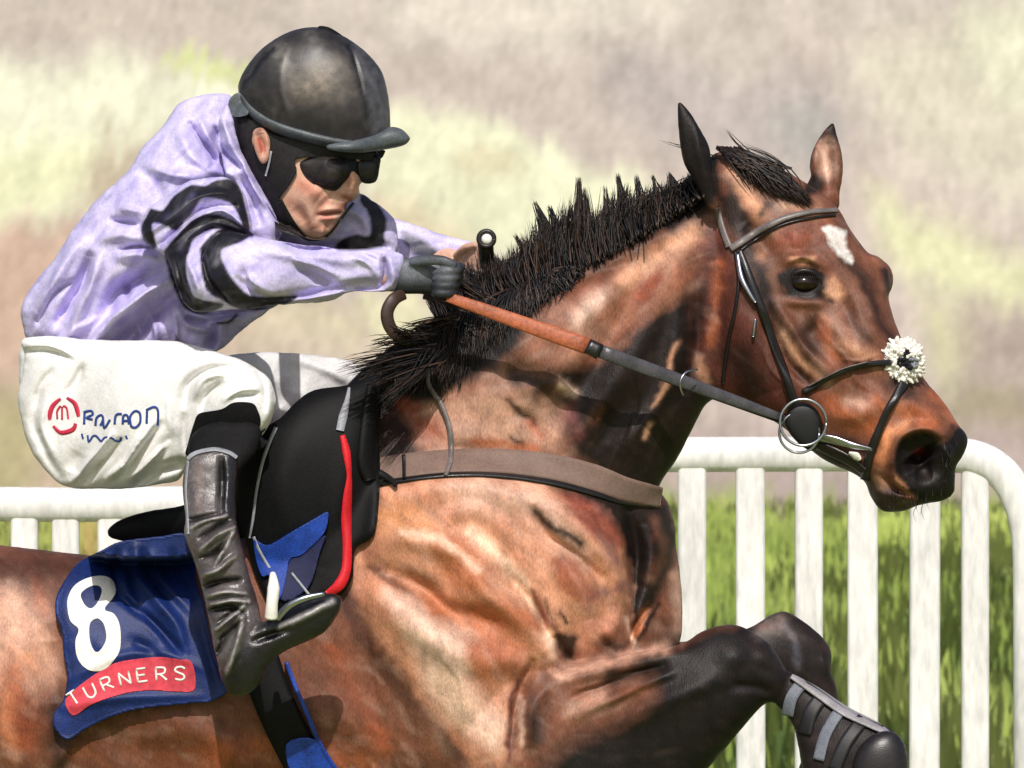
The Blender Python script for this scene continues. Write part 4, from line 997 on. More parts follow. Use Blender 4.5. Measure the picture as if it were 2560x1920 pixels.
obj('number', patch(LS, c2((180, 560), (220, 480), (300, 430), (400, 412), (470, 440), (492, 510), (470, 560), (418, 630), (480, 660), (518, 740), (520, 880), (480, 960), (420, 1020), (340, 1032), (270, 990), (235, 920), (230, 830), (250, 760), (200, 710), (180, 640)),
    [c2((265, 530), (330, 480), (385, 480), (400, 520), (370, 590), (330, 625), (290, 600)), c2((325, 720), (370, 690), (410, 720), (430, 800), (415, 860), (370, 910), (335, 870), (320, 800))], g=3, lift=.0015, thick=.003, sm=1), white_print, cloth)
strip_o = obj('strip', patch(LS, c2((165, 1222), (200, 1172), (330, 1070), (480, 982), (650, 950), (780, 940), (900, 955), (985, 975), (1005, 1145), (900, 1165), (750, 1155), (600, 1165), (460, 1200), (330, 1250), (240, 1312), (200, 1312), (170, 1262)), g=3, lift=.0015, thick=.003, sm=2), red_print, cloth)
SS = Surf(strip_o.data)
GL = {'T': [[(0, 1), (1, 1)], [(.5, 1), (.5, 0)]], 'U': [[(0, 1), (.05, .25), (.35, 0), (.7, .05), (.95, .3), (1, 1)]], 'R': [[(0, 0), (0, 1)], [(0, 1), (.8, .95), (.9, .7), (.7, .5), (0, .45)], [(.4, .45), (1, 0)]],
      'N': [[(0, 0), (0, 1)], [(0, 1), (1, 0)], [(1, 0), (1, 1)]], 'E': [[(0, 0), (0, 1)], [(0, 1), (.9, 1)], [(0, .5), (.75, .5)], [(0, 0), (.95, 0)]],
      'S': [[(1, .85), (.7, 1), (.2, .95), (.05, .72), (.4, .55), (.85, .4), (.95, .15), (.6, 0), (.05, .08)]]}
pos = [(218, 1205, 34), (325, 1160, 27), (432, 1112, 24), (548, 1078, 14), (662, 1056, 8), (785, 1048, 4), (905, 1046, 0)]
for ch, (x, y, rot) in zip('TURNERS', pos):
    a = -math.radians(rot); w, h = 66, 84; parts = []
    for s in GL[ch]:
        q = []
        for (px, py) in s:
            dx = (px - .5) * w; dy = -(py - .5) * h
            q.append((100 + (x + dx * math.cos(a) - dy * math.sin(a)) * .3858, 1280 + (y + dx * math.sin(a) + dy * math.cos(a)) * .3858))
        parts.append(strap(SS, q, 5.0, .0008, .0012, 2, 5 if ch in 'US' else 3, sm=1))
    obj('letter', parts, white_print, cloth)

saddle_black = material('saddle_black', srgb(11, 11, 13), rough=.6, spec=.2, grain=.3, gscale=200, bump=.25)
saddle_grey = material('saddle_grey_trim', srgb(150, 152, 160), rough=.5, grain=.12)
red_trim = material('red_trim', srgb(205, 28, 40), rough=.45, grain=.12)
pad_blue = material('blue_pad', srgb(28, 62, 150), rough=.5, grain=.25)
saddle = thing('racing_saddle', 'black racing saddle with pale piping and red front edge, under the jockey', 'saddle', P(700, 1200, .1))
FLAP = [(655, 1070), (701, 1045), (739, 1006), (786, 975), (871, 962), (935, 935), (952, 960), (946, 1050), (950, 1150), (948, 1236), (934, 1336), (888, 1373), (882, 1440), (858, 1482), (820, 1492), (700, 1530), (640, 1440), (610, 1340), (570, 1280), (560, 1150), (600, 1090)]
saddle_support = fuse('x', [inflate([(560, 1080), (700, 1000), (800, 955), (950, 930), (980, 1100), (960, 1300), (900, 1400), (840, 1500), (640, 1500), (560, 1300)], .06, .9, .205, g=8)], .006, 4)
FS = Surf(horse_me, saddle_support)
flap_o = obj('flap', patch(FS, FLAP, g=5, lift=.014, thick=.05, sm=10, bulge=.008, relief_fn=strokes_fn([([(760, 1010), (700, 1200), (720, 1340)], 50, .008), ([(880, 1100), (840, 1300), (800, 1420)], 30, .006), ([(660, 1060), (600, 1340)], 10, -.004)])), saddle_black, saddle)
FL = Surf(flap_o.data)
link('seat', fuse('seat', [inflate([(266, 1332), (285, 1308), (330, 1288), (385, 1275), (459, 1262), (560, 1220), (640, 1230), (640, 1330), (560, 1350), (409, 1351), (330, 1354), (285, 1348)], [(280, 1330, .02), (600, 1280, .1)], .9, .17, g=5)], .004, 5), saddle_black, saddle)
obj('piping', strap(FL, [(690, 1068), (672, 1110), (655, 1160), (641, 1230), (632, 1300), (624, 1345)], [9, 9, 8, 7, 7, 5], .004, .008, 3, 6, crown=.002), saddle_grey, saddle)
obj('piping', strap(FL, [(873, 968), (868, 1000), (858, 1040), (850, 1076)], [6, 12, 22, 20], .004, .006, 3, 6), saddle_grey, saddle)
obj('red_edging', strap(FL, [(856, 1088), (866, 1130), (873, 1190), (869, 1240), (866, 1300), (868, 1360), (866, 1420), (850, 1460), (818, 1486)], [12, 20, 12, 22, 26, 22, 24, 28, 18], .004, .008, 3, 6), red_trim, saddle)
obj('front_roll', strap(FL, [(930, 960), (922, 1050), (915, 1150), (925, 1200)], [24, 40, 44, 30], .004, .01, 5, 6, crown=.006), saddle_black, saddle)
obj('pad', patch(FL, [(670, 1363), (732, 1328), (786, 1297), (818, 1280), (820, 1300), (809, 1334), (770, 1375), (747, 1391), (724, 1398), (716, 1440), (702, 1492), (688, 1500), (676, 1440), (655, 1440), (640, 1400), (636, 1350)], g=4, lift=.010, thick=.014), pad_blue, saddle)
obj('strap_end', patch(FL, [(724, 1400), (748, 1392), (812, 1338), (800, 1380), (770, 1470), (702, 1500)], g=4, lift=.008, thick=.004), material('navy_lining', srgb(14, 20, 66), rough=.6, grain=.2), saddle)
obj('stirrup_leather', strap(FL, [(634, 1342), (650, 1380), (680, 1430)], 7, .010, .006, 3, 5), saddle_grey, saddle)
obj('stirrup_leather', strap(FL, [(729, 1432), (750, 1458), (774, 1488)], 6, .010, .006, 3, 5), saddle_grey, saddle)
obj('stirrup', tube_px([(682, 1432, .375), (684, 1470, .385), (680, 1510, .39), (678, 1545, .385)], [6, 15, 14, 16], 12), white_print, saddle)
obj('stirrup', tube_px([(692, 1548, .36), (720, 1516, .372), (760, 1496, .375), (812, 1484, .37)], [9, 9, 8, 5], 10), steel, saddle)
obj('girth', strap(HS, [(650, 1640), (672, 1720), (705, 1800), (745, 1880), (800, 1980), (860, 2060)], [90, 100, 100, 100, 100, 100], .012, .02, 7, 6, crown=.004), saddle_black, saddle)
obj('girth_edging', strap(HS, [(716, 1655), (740, 1720), (770, 1790), (800, 1860), (850, 1940)], 11, .02, .02, 3, 6), pad_blue, saddle)
obj('girth_patch', patch(HS, [(715, 1862), (790, 1850), (830, 1935), (745, 1960)], g=5, lift=.02, thick=.012), pad_blue, saddle)

band = material('breast_girth_webbing', srgb(122, 100, 90), rough=.6, spec=.3, grain=.10, gscale=300)
bgirth = thing('breast_girth', 'brown webbing breast girth across the horse chest with a thin neck strap', 'breast girth', P(1250, 1180, .2))
ctr = [(880, 1200), (940, 1178), (1001, 1166), (1128, 1153), (1254, 1153), (1381, 1168), (1482, 1194), (1558, 1222), (1620, 1238), (1654, 1244)]
obj('band', strap(HS, ctr, [56, 60, 62, 60, 62, 66, 68, 62, 58, 50], .004, .008, 7, 8, sm=14), band, bgirth)
obj('edging', strap(HS, [(880, 1232), (940, 1212), (1001, 1200), (1128, 1186), (1254, 1188), (1381, 1206), (1482, 1232), (1558, 1256), (1640, 1266)], [10, 11, 12, 12, 12, 14, 13, 10, 6], .005, .014, 3, 8, sm=14), black_leather, bgirth)
obj('neck_strap', strap(HS, [(1078, 884), (1072, 920), (1074, 965), (1103, 1012), (1122, 1062), (1128, 1110), (1126, 1150), (1114, 1188)], [7, 10, 12, 13, 13, 14, 14, 10], .008, .01, 3, 8, sm=8, crown=.002), leather, bgirth)
obj('keeper', strap(HS, [(1009, 1136), (1010, 1165), (1010, 1196)], 9, .010, .012, 3, 5), black_leather, bgirth)
obj('buckle_guard', strap(HS, [(868, 1198), (900, 1182), (940, 1180), (975, 1198), (990, 1215)], [26, 26, 20, 16, 10], .012, .014, 5, 6, crown=.003), black_leather, bgirth)

def other_side(name, me, mat, parent):
    m2 = me.copy(); co = vcos(m2); co[:, 1] *= -1; m2.vertices.foreach_set('co', co.ravel()); m2.flip_normals(); m2.update()
    return link(name, m2, mat, parent)
other_side('flap', flap_o.data, saddle_black, saddle); other_side('cloth', cloth_o.data, blue, cloth)

# ================================================================== the jockey
rider = thing('person', 'jockey in lilac silks, white breeches and black helmet, crouching over the racing horse', 'jockey', P(500, 1200, .1))
skin_mat = material('skin', rough=.5, spec=.35, grain=.08, gscale=300, bump=.12, sub=.08)
HEAD = [(640, 240), (900, 240), (940, 330), (941, 400), (926, 440), (899, 462), (899, 486), (884, 501), (866, 510), (864, 530), (856, 545), (850, 560), (836, 580), (812, 597), (790, 600), (762, 594), (732, 578), (690, 560), (650, 490), (612, 420), (586, 360), (580, 290)]
hand_far = [tube_px([(1085, 640, -.10), (1120, 645, -.08), (1160, 655, -.06)], [26, 26, 24], 10)]
for i in range(4):
    hand_far.append(tube_px([(1150, 632 + i * 15, -.05), (1185, 628 + i * 15, -.01), (1212, 634 + i * 15, .01), (1222, 640 + i * 15, -.03)], [9, 9.5, 9, 7], 8))
hand_far.append(tube_px([(1140, 640, -.05), (1165, 618, -.01), (1195, 612, .01)], [10, 10, 8], 8))
glv = [inflate([(985, 650), (1040, 646), (1100, 645), (1136, 662), (1150, 700), (1125, 735), (1060, 735), (978, 726)], .16, .9, .03, g=3)]
for i in range(4):
    glv.append(tube_px([(1118, 668 + i * 18, .15), (1150 - i * 4, 668 + i * 19, .172), (1140 - i * 5, 676 + i * 19, .200), (1105 - i * 4, 680 + i * 18, .203), (1085, 682 + i * 17, .185)], [11, 12.5, 12, 11, 8], 9))
glv.append(tube_px([(1030, 655, .175), (1070, 650, .195), (1110, 652, .205), (1140, 664, .205)], [13, 14, 12, 9], 9))
body_parts = [inflate(HEAD, .04, .8, .085, g=3),
    tube_px([(610, 480, -.05), (660, 480, -.01), (720, 480, .03)], [30, 40, 50], 14),
    tube_px([(180, 1040, -.02), (250, 850, -.05), (340, 650, -.06), (470, 480, -.05), (600, 450, .0)], [40, 44, 50, 50, 44], 16),
    tube_px([(470, 540, .10), (500, 640, .17), (545, 690, .20), (760, 685, .18), (1000, 690, .155), (1080, 692, .16)], [24, 24, 26, 26, 24, 24], 12),
    tube_px([(600, 470, -.12), (800, 580, -.16), (1000, 615, -.13), (1090, 640, -.10)], [24, 22, 20, 20], 12),
    tube_px([(200, 1040, .04), (400, 1030, .10), (580, 1040, .15), (535, 1200, .25), (560, 1500, .31), (620, 1630, .33), (760, 1560, .33)], [40, 44, 34, 24, 18, 16, 14], 14),
    tube_px([(220, 1020, -.05), (500, 960, -.1), (800, 945, -.12), (760, 1200, -.24), (740, 1400, -.27)], [40, 34, 26, 24, 20], 12)] + hand_far
body_me = fuse('body', body_parts, .0028, 4)
relief(body_me, [([(884, 425), (887, 455), (884, 482)], 14, .016), ([(884, 486)], 10, .006), ([(850, 492), (872, 500)], 7, -.006), ([(775, 470), (800, 490)], 26, .007), ([(793, 536), (820, 533), (852, 531)], 3.5, -.004),
    ([(800, 526), (825, 522), (850, 522)], 6, .005), ([(803, 546), (825, 545), (846, 543)], 6, .005), ([(800, 578), (812, 580)], 15, .007), ([(838, 488), (805, 512), (785, 548)], 7, -.003), ([(735, 515), (765, 555)], 15, -.005),
    ([(760, 500), (775, 540), (785, 570)], 12, .004), ([(815, 562), (830, 560)], 6, -.004), ([(800, 430)], 30, -.01), ([(900, 430)], 16, -.01)], gain=1.3)
SK = srgb(222, 176, 154)
paint(body_me, SK, [('s', [(760, 460), (790, 480)], srgb(196, 124, 100), 22, .8), ('s', [(725, 500), (750, 530), (775, 570)], srgb(176, 118, 96), 12, .6), ('s', [(820, 500), (800, 525)], srgb(196, 124, 106), 10, .5), ('s', [(862, 512), (850, 520)], srgb(190, 104, 88), 8, .7),
    ('s', [(795, 536), (820, 534), (850, 531)], srgb(132, 56, 52), 5, .95), ('s', [(806, 546), (830, 545)], srgb(196, 112, 100), 6, .7), ('s', [(790, 565), (815, 568)], srgb(182, 112, 88), 9, .6), ('s', [(880, 440), (890, 480)], srgb(222, 160, 128), 10, .8),
    ('s', [(860, 492), (875, 498)], srgb(170, 84, 60), 5, .8), ('s', [(760, 440), (800, 470)], srgb(220, 176, 150), 8, .5)], warp=3, mott=.07, mscale=(10, 18), ang=.8)
link('body', body_me, skin_mat, rider)
HB = Surf(body_me)

# ---- silks
silk_mat = material('lilac_silks', rough=.48, spec=.4, grain=.09, gscale=260, bump=.25, bscale=300)
TORSO = [(578, 240), (521, 236), (455, 252), (424, 289), (397, 327), (359, 366), (309, 439), (251, 489), (193, 559), (154, 617), (116, 671), (77, 721), (52, 771), (57, 816), (70, 852), (123, 862), (185, 894), (220, 906), (262, 908), (309, 915), (355, 903), (424, 898),
         (501, 888), (548, 876), (579, 850), (609, 819), (666, 779), (740, 740), (860, 715), (960, 680), (1000, 650), (990, 590), (971, 543), (945, 512), (905, 495), (860, 560), (780, 610), (700, 590), (650, 500), (612, 400), (596, 300)]
UPPER = [(372, 612), (352, 572), (372, 518), (425, 486), (463, 458), (510, 446), (565, 444), (602, 470), (622, 520), (636, 586), (670, 610), (690, 700), (640, 771), (585, 773), (503, 781), (472, 770), (450, 740), (434, 689), (412, 640)]
LOWER = [(528, 600), (560, 580), (621, 586), (658, 595), (748, 611), (800, 615), (849, 622), (951, 622), (1010, 639), (1000, 690), (987, 729), (960, 728), (878, 731), (829, 751), (760, 759), (707, 761), (640, 770), (585, 772), (530, 747), (503, 690), (505, 640)]
FARARM = [(900, 505), (945, 520), (980, 545), (1024, 558), (1100, 585), (1192, 610), (1190, 640), (1150, 640), (1100, 655), (1000, 665), (900, 650)]
SKIRT = [(420, 760), (470, 775), (560, 785), (650, 770), (680, 770), (666, 782), (609, 822), (579, 852), (548, 876), (500, 880), (440, 840)]
silk_me = fuse('silks', [
    inflate(TORSO, [(150, 750, .0), (450, 450, .02), (900, 620, -.08), (600, 400, -.02)], .78, .185, g=5),
    inflate(UPPER, [(420, 520, .14), (560, 520, .14), (500, 740, .22)], .85, .10, g=4),
    inflate(LOWER, [(560, 690, .235), (980, 690, .165)], .9, .07, g=4),
    inflate([(600, 420), (700, 440), (860, 470), (930, 500), (990, 560), (980, 660), (860, 700), (680, 680), (600, 560)], -.06, .8, .06, g=5), inflate([(566, 262), (584, 300), (604, 380), (642, 450), (684, 530), (704, 590), (650, 610), (600, 540), (560, 420), (545, 320)], .075, .9, .05, g=4), inflate(FARARM, [(920, 560, -.14), (1180, 625, -.09)], .9, .05, g=4), inflate(SKIRT, .06, .8, .06, g=4)], .0027, 5)
F = [
    # back and waist
    ([(222, 640), (205, 690), (175, 745), (143, 800)], 13, -.022), ([(250, 640), (235, 700), (200, 780), (170, 860)], 14, .014), ([(200, 600), (150, 680), (95, 780)], 15, .012), ([(180, 700), (130, 740), (95, 800)], 8, -.010),
    ([(417, 700), (340, 755), (270, 815), (222, 880)], 13, .024), ([(400, 670), (330, 705), (280, 740), (262, 800)], 20, -.026), ([(312, 715), (312, 745)], 9, -.012), ([(440, 735), (370, 790), (310, 850), (270, 895)], 24, -.030),
    ([(370, 770), (390, 830), (385, 880)], 7, .010), ([(345, 800), (350, 880)], 6, .008), ([(430, 760), (440, 820), (430, 870)], 7, .008), ([(540, 830), (520, 870)], 12, -.016), ([(560, 800), (555, 860)], 9, .012),
    ([(470, 775), (540, 800), (590, 795)], 10, .012), ([(440, 760), (470, 810), (520, 825)], 9, .014), ([(450, 790), (500, 800), (560, 790)], 7, -.012), ([(140, 860), (180, 830), (240, 800)], 9, .008), ([(190, 850), (175, 885)], 8, -.008),
    # shoulder and collar
    ([(474, 312), (500, 350), (528, 385), (532, 418)], 8, -.014), ([(536, 323), (542, 362), (560, 385), (602, 416)], 8, -.014), ([(500, 300), (520, 345), (545, 390)], 9, .010), ([(560, 300), (575, 360), (620, 430)], 10, .010), ([(450, 330), (480, 390), (540, 430), (600, 440)], 16, .012),
    ([(610, 400), (640, 470), (690, 540)], 8, .010), ([(590, 430), (630, 490), (650, 560)], 8, -.010), ([(640, 440), (665, 500), (700, 570)], 7, -.010), ([(340, 420), (380, 450), (400, 500)], 18, -.008), ([(380, 420), (440, 440), (520, 440)], 14, .010),
    ([(282, 551), (315, 556), (345, 560)], 9, -.012), ([(300, 520), (350, 530)], 10, .007), ([(300, 625), (345, 617), (390, 622)], 6, -.012), ([(300, 645), (350, 640), (400, 650)], 10, .010), ([(260, 600), (300, 590), (350, 595)], 14, .008),
    ([(700, 590), (760, 615), (850, 610)], 14, -.02), ([(850, 520), (900, 540), (920, 580)], 12, .008), ([(930, 610), (980, 620)], 10, -.006),
    # near sleeve
    ([(361, 590), (430, 540), (500, 490), (580, 490)], 9, .008), ([(430, 600), (480, 550), (560, 530), (630, 580)], 8, .010), ([(400, 610), (440, 575), (500, 520), (590, 515)], 7, -.010), ([(475, 600), (530, 570), (620, 590)], 6, -.008),
    ([(470, 640), (490, 700), (500, 745)], 9, .008), ([(510, 640), (520, 700), (570, 750)], 7, -.008), ([(440, 640), (450, 700), (480, 760)], 7, -.006), ([(600, 700), (640, 735), (700, 742)], 8, -.008), ([(620, 690), (650, 722)], 7, .010),
    ([(750, 670), (790, 690), (830, 705)], 10, -.012), ([(740, 650), (790, 665), (840, 690)], 8, .008), ([(780, 700), (820, 712)], 7, -.008), ([(610, 680), (625, 715)], 6, -.006), ([(700, 740), (790, 728), (870, 715), (930, 705)], 9, -.010),
    ([(740, 750), (800, 742), (850, 735)], 7, .010), ([(870, 728), (930, 720), (970, 700)], 8, -.008), ([(958, 640), (962, 680), (955, 715)], 6, -.010), ([(975, 640), (985, 690), (975, 722)], 9, .006), ([(660, 620), (760, 640), (900, 650)], 18, .007),
    ([(880, 640), (920, 660), (945, 690)], 8, .005), ([(900, 630), (940, 650)], 5, -.004),
]
relief(silk_me, F, noise=.004, nscale=34, gain=1.8)
lap_smooth(silk_me, 1)
LI = srgb(204, 195, 236); BK = srgb(22, 20, 26); GY = srgb(74, 74, 84); WH = srgb(214, 206, 232)
B1 = [(378, 524), (409, 528), (436, 493), (478, 466), (513, 468), (540, 455), (579, 451), (600, 478), (614, 528), (622, 572), (612, 572), (598, 534), (579, 507), (540, 494), (502, 494), (480, 528), (463, 547), (440, 574), (409, 559), (376, 559), (388, 615), (374, 608), (361, 597), (357, 565)]
B2 = [(413, 628), (448, 586), (486, 551), (521, 536), (563, 545), (633, 586), (598, 584), (559, 568), (517, 574), (482, 597), (470, 624), (462, 663), (468, 705), (480, 740), (513, 754), (556, 762), (530, 776), (498, 781), (463, 769), (445, 735), (428, 694), (418, 655)]
B3 = [(503, 622), (528, 592), (560, 573), (621, 586), (590, 606), (550, 624), (556, 660), (585, 706), (625, 741), (691, 744), (740, 742), (707, 760), (638, 773), (601, 771), (560, 752), (520, 726), (508, 685)]
FS1 = [(898, 486), (930, 490), (966, 543), (962, 585), (955, 618), (845, 626), (848, 604), (888, 586), (922, 590), (925, 560), (918, 530), (902, 510)]
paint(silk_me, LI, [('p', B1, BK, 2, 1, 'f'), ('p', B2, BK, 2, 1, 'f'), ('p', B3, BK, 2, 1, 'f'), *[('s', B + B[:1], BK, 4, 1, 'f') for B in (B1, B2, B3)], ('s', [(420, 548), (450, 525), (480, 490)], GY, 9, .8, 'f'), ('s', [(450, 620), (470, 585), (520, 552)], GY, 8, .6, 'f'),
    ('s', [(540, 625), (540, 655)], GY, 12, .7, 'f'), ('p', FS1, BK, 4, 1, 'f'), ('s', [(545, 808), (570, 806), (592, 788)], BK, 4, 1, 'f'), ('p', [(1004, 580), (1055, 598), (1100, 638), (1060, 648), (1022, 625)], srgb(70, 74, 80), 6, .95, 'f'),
    ('s', [(960, 645), (958, 712)], srgb(96, 80, 84), 4, .8, 'f'), ('s', [(1120, 640), (1190, 640)], srgb(214, 150, 130), 8, .6, 'f')], warp=1.5, mott=.05, mscale=(12, 50), ang=-.9)
apply_dabs(silk_me, dab_map(1600, lambda u, v: -.95 if u < 560 else .1, 34, 7, 12, 0, 1300, 150, 1000, 3.0), .08, srgb(228, 222, 240), .6, srgb(108, 88, 186), .55)  # violet and pale streaks paint fold shade and lit silk into the colour
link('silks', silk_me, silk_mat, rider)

# ---- breeches with print
cloth_white = material('white_breeches', rough=.6, spec=.3, grain=.06, gscale=240, bump=.25, bscale=320, sheen=.1)
NEAR = [(56, 848), (60, 885), (56, 931), (48, 970), (44, 1009), (52, 1047), (68, 1105), (93, 1151), (127, 1190), (174, 1219), (270, 1222), (347, 1220), (405, 1208), (450, 1199), (478, 1150), (540, 1145), (610, 1130), (664, 1078), (688, 1016), (686, 977), (668, 942), (620, 908), (579, 892), (501, 866), (400, 850), (250, 850), (123, 840)]
FAR = [(520, 930), (560, 893), (620, 882), (707, 880), (788, 889), (870, 901), (942, 938), (905, 958), (871, 985), (800, 1020), (750, 1070), (701, 1100), (640, 1080)]
br_me = fuse('breeches', [inflate(NEAR, [(120, 1000, .06), (400, 1050, .13), (640, 1020, .19)], .72, .15, g=5), inflate(FAR, [(560, 960, -.06), (900, 940, -.13)], .8, .07, g=5), inflate([(58, 850), (300, 845), (420, 1000), (300, 1180), (100, 1120)], -.06, .8, .13, g=6)], .0031, 5)
relief(br_me, [
    ([(205, 915), (190, 950), (165, 985)], 8, -.010), ([(70, 862), (120, 862), (180, 888)], 7, .008), ([(60, 880), (110, 876), (180, 900)], 6, -.006), ([(130, 930), (105, 960), (90, 1010)], 8, -.006), ([(95, 990), (85, 1060), (110, 1130), (150, 1190)], 12, -.007), ([(120, 1000), (105, 1070), (135, 1140)], 10, .006),
    ([(180, 1204), (230, 1150), (280, 1080)], 7, .014), ([(215, 1205), (260, 1150), (300, 1100)], 8, -.014), ([(200, 1130), (175, 1180)], 20, -.010), ([(270, 1200), (320, 1150), (380, 1060)], 8, .014), ([(305, 1190), (360, 1120), (400, 1060)], 8, -.012), ([(330, 1195), (380, 1150), (420, 1110)], 7, .010),
    ([(340, 1212), (400, 1175), (450, 1160)], 13, -.022), ([(420, 1100), (400, 1150), (370, 1180)], 8, -.008), ([(460, 1010), (470, 960), (520, 925), (585, 922)], 11, -.014), ([(505, 1020), (520, 980), (550, 960)], 8, -.012), ([(490, 990), (510, 945), (560, 935)], 8, .010), ([(590, 990), (640, 985)], 5, -.008), ([(560, 1000), (600, 975), (645, 972)], 7, .008),
    ([(462, 1040), (458, 1090), (462, 1130)], 8, -.008), ([(420, 1000), (430, 1080)], 9, .006), ([(670, 960), (675, 1010), (660, 1060)], 12, .008), ([(640, 925), (660, 960), (668, 1020)], 7, -.006),
    ([(690, 910), (740, 930), (730, 980)], 26, -.010), ([(760, 900), (830, 930), (870, 950)], 14, .008), ([(680, 960), (700, 1020)], 16, -.008)], noise=.0035, nscale=50, gain=1.35)
lap_smooth(br_me, 1)
paint(br_me, srgb(234, 232, 231), [], mott=.03, mscale=(20, 50), ang=-.8)
breeches = link('breeches', br_me, cloth_white, rider)
BS = Surf(br_me)
def c3(*p): return [(x * .3858, 700 + y * .3858) for x, y in p]
red_ink = material('red_ink', srgb(196, 44, 72), rough=.7, grain=.12, bump=.1); blue_ink = material('blue_ink', srgb(44, 68, 136), rough=.7, grain=.12, bump=.1)
def ink(name, strokes, w, m):
    obj(name, [strap(BS, c3(*s), w, .0012, .0022, 3, 5, sm=2) for s in strokes], m, breeches)
ink('emblem', [[(392, 768), (345, 810), (325, 860), (322, 905)], [(432, 762), (480, 795), (500, 840), (508, 885)], [(345, 945), (385, 985), (430, 985), (475, 965), (490, 930)]], [6, 11, 12, 8], red_ink)
ink('emblem', [[(372, 900), (370, 850), (392, 815)], [(402, 905), (402, 820)], [(408, 815), (432, 830), (442, 900)]], 5, red_ink)
for s in ([[(545, 935), (548, 850)], [(545, 855), (590, 848), (600, 872), (562, 892), (600, 905)]], [[(618, 945), (625, 895), (655, 875), (668, 900), (650, 945)], [(668, 900), (676, 960), (712, 905)]], [[(742, 935), (752, 875), (790, 868)]],
          [[(795, 935), (800, 880), (826, 880), (835, 935)], [(800, 912), (832, 912)]], [[(850, 950), (842, 890), (872, 850), (905, 862), (908, 920), (880, 955), (850, 950)]], [[(950, 930), (953, 835)], [(953, 840), (1000, 822), (1024, 850), (1022, 945)]]):
    ink('lettering', s, 6, blue_ink)
for s in ([[(530, 995), (538, 1030)]], [[(568, 1005), (575, 1048), (602, 1012), (625, 1012), (655, 1048)]], [[(655, 1048), (680, 1020), (715, 1022), (740, 1035)]], [[(740, 1040), (775, 1045), (785, 1020)]], [[(815, 1008), (824, 1030)]]):
    ink('lettering', s, 5, blue_ink)
black_cloth = material('black_cloth', srgb(15, 14, 17), rough=.75, spec=.2, grain=.3, gscale=200)
obj('knee_pad', patch(BS, [(468, 1140), (470, 1108), (484, 1060), (496, 1035), (525, 1028), (556, 1022), (585, 1006), (631, 1008), (646, 1030), (652, 1052), (648, 1080), (670, 1070), (668, 1110), (610, 1140), (535, 1140)], g=4, lift=.006, thick=.012, sm=3), black_cloth, breeches)
obj('boot_lining', inflate([(474, 1100), (520, 1060), (600, 1050), (650, 1070), (640, 1130), (600, 1180), (590, 1260), (560, 1300), (500, 1260), (474, 1180)], [(540, 1080, .22), (540, 1250, .26)], .9, .05, g=4), black_cloth, breeches)

# ---- boot
boot_me = fuse('boot', [inflate([(466, 1147), (489, 1127), (535, 1117), (575, 1126), (594, 1141), (592, 1200), (590, 1290), (602, 1350), (624, 1440), (642, 1500), (655, 1570), (648, 1640), (600, 1716), (565, 1714), (536, 1627), (520, 1542), (505, 1473), (486, 1407), (461, 1338), (464, 1290), (456, 1220)], [(520, 1150, .28), (560, 1400, .32), (600, 1680, .34)], .9, .045, g=4),
    inflate([(545, 1650), (570, 1600), (612, 1570), (680, 1545), (760, 1500), (815, 1484), (852, 1493), (848, 1530), (802, 1587), (720, 1624), (672, 1662), (645, 1717), (600, 1742), (565, 1724)], .34, .9, .045, g=4)], .0025, 3)
BOOTS = [([(500, 1345), (535, 1325), (570, 1300)], 7, -.010), ([(505, 1370), (545, 1340), (585, 1320)], 6, .009), ([(500, 1395), (545, 1380), (580, 1345)], 7, -.010), ([(536, 1415), (560, 1375), (586, 1330)], 6, .010), ([(505, 1440), (545, 1425), (588, 1392)], 6, .010), ([(512, 1468), (550, 1455), (600, 1450)], 7, -.012),
    ([(520, 1492), (560, 1480), (615, 1485)], 6, .009), ([(530, 1512), (575, 1502), (622, 1506)], 6, .010), ([(525, 1530), (570, 1520), (610, 1535)], 7, -.011), ([(540, 1575), (575, 1545), (610, 1515)], 6, .010), ([(545, 1560), (580, 1530)], 5, -.008), ([(550, 1600), (585, 1570), (612, 1550)], 7, -.010), ([(606, 1540), (595, 1600), (568, 1680)], 9, .012),
    ([(540, 1640), (560, 1600)], 7, -.008), ([(470, 1300), (500, 1298), (560, 1285)], 6, -.008), ([(480, 1318), (520, 1300), (565, 1290)], 7, .008), ([(700, 1570), (780, 1530), (830, 1505)], 12, .006), ([(640, 1600), (720, 1570)], 9, -.006), ([(555, 1150), (552, 1280)], 7, -.010)]
relief(boot_me, BOOTS, noise=.002, nscale=20, gain=1.5)
GB = srgb(92, 86, 86)
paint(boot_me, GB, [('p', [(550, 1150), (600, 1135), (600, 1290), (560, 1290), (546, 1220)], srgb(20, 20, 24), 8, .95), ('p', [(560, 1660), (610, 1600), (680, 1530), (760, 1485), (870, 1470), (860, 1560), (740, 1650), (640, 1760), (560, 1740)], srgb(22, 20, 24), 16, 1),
    ('s', [(500, 1160), (500, 1270)], srgb(128, 112, 108), 14, .6), ('s', [(590, 1320), (620, 1400), (640, 1500)], srgb(26, 24, 28), 20, .9), ('s', [(480, 1350), (520, 1450), (545, 1600)], srgb(66, 60, 62), 16, .5)] + [('s', q, srgb(20, 18, 20) if h < 0 else srgb(196, 190, 190), r * (1.0 if h < 0 else .6), .85 if h < 0 else .6) for q, r, h in BOOTS[:18]], warp=5, mott=.12, mscale=(8, 20), ang=.5)  # crease shade and ridge highlights painted in as dark lines and pale scuffs
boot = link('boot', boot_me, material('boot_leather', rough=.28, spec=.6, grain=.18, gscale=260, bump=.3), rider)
obj('boot', tube_px([(800, 1010, -.25), (785, 1200, -.30), (740, 1450, -.325), (760, 1500, -.33), (860, 1510, -.33)], [48, 44, 36, 34, 22], 16), MATS['boot_black'] if 'boot_black' in MATS else material('boot_black', srgb(24, 22, 25), rough=.35), rider)
BO = Surf(boot_me)
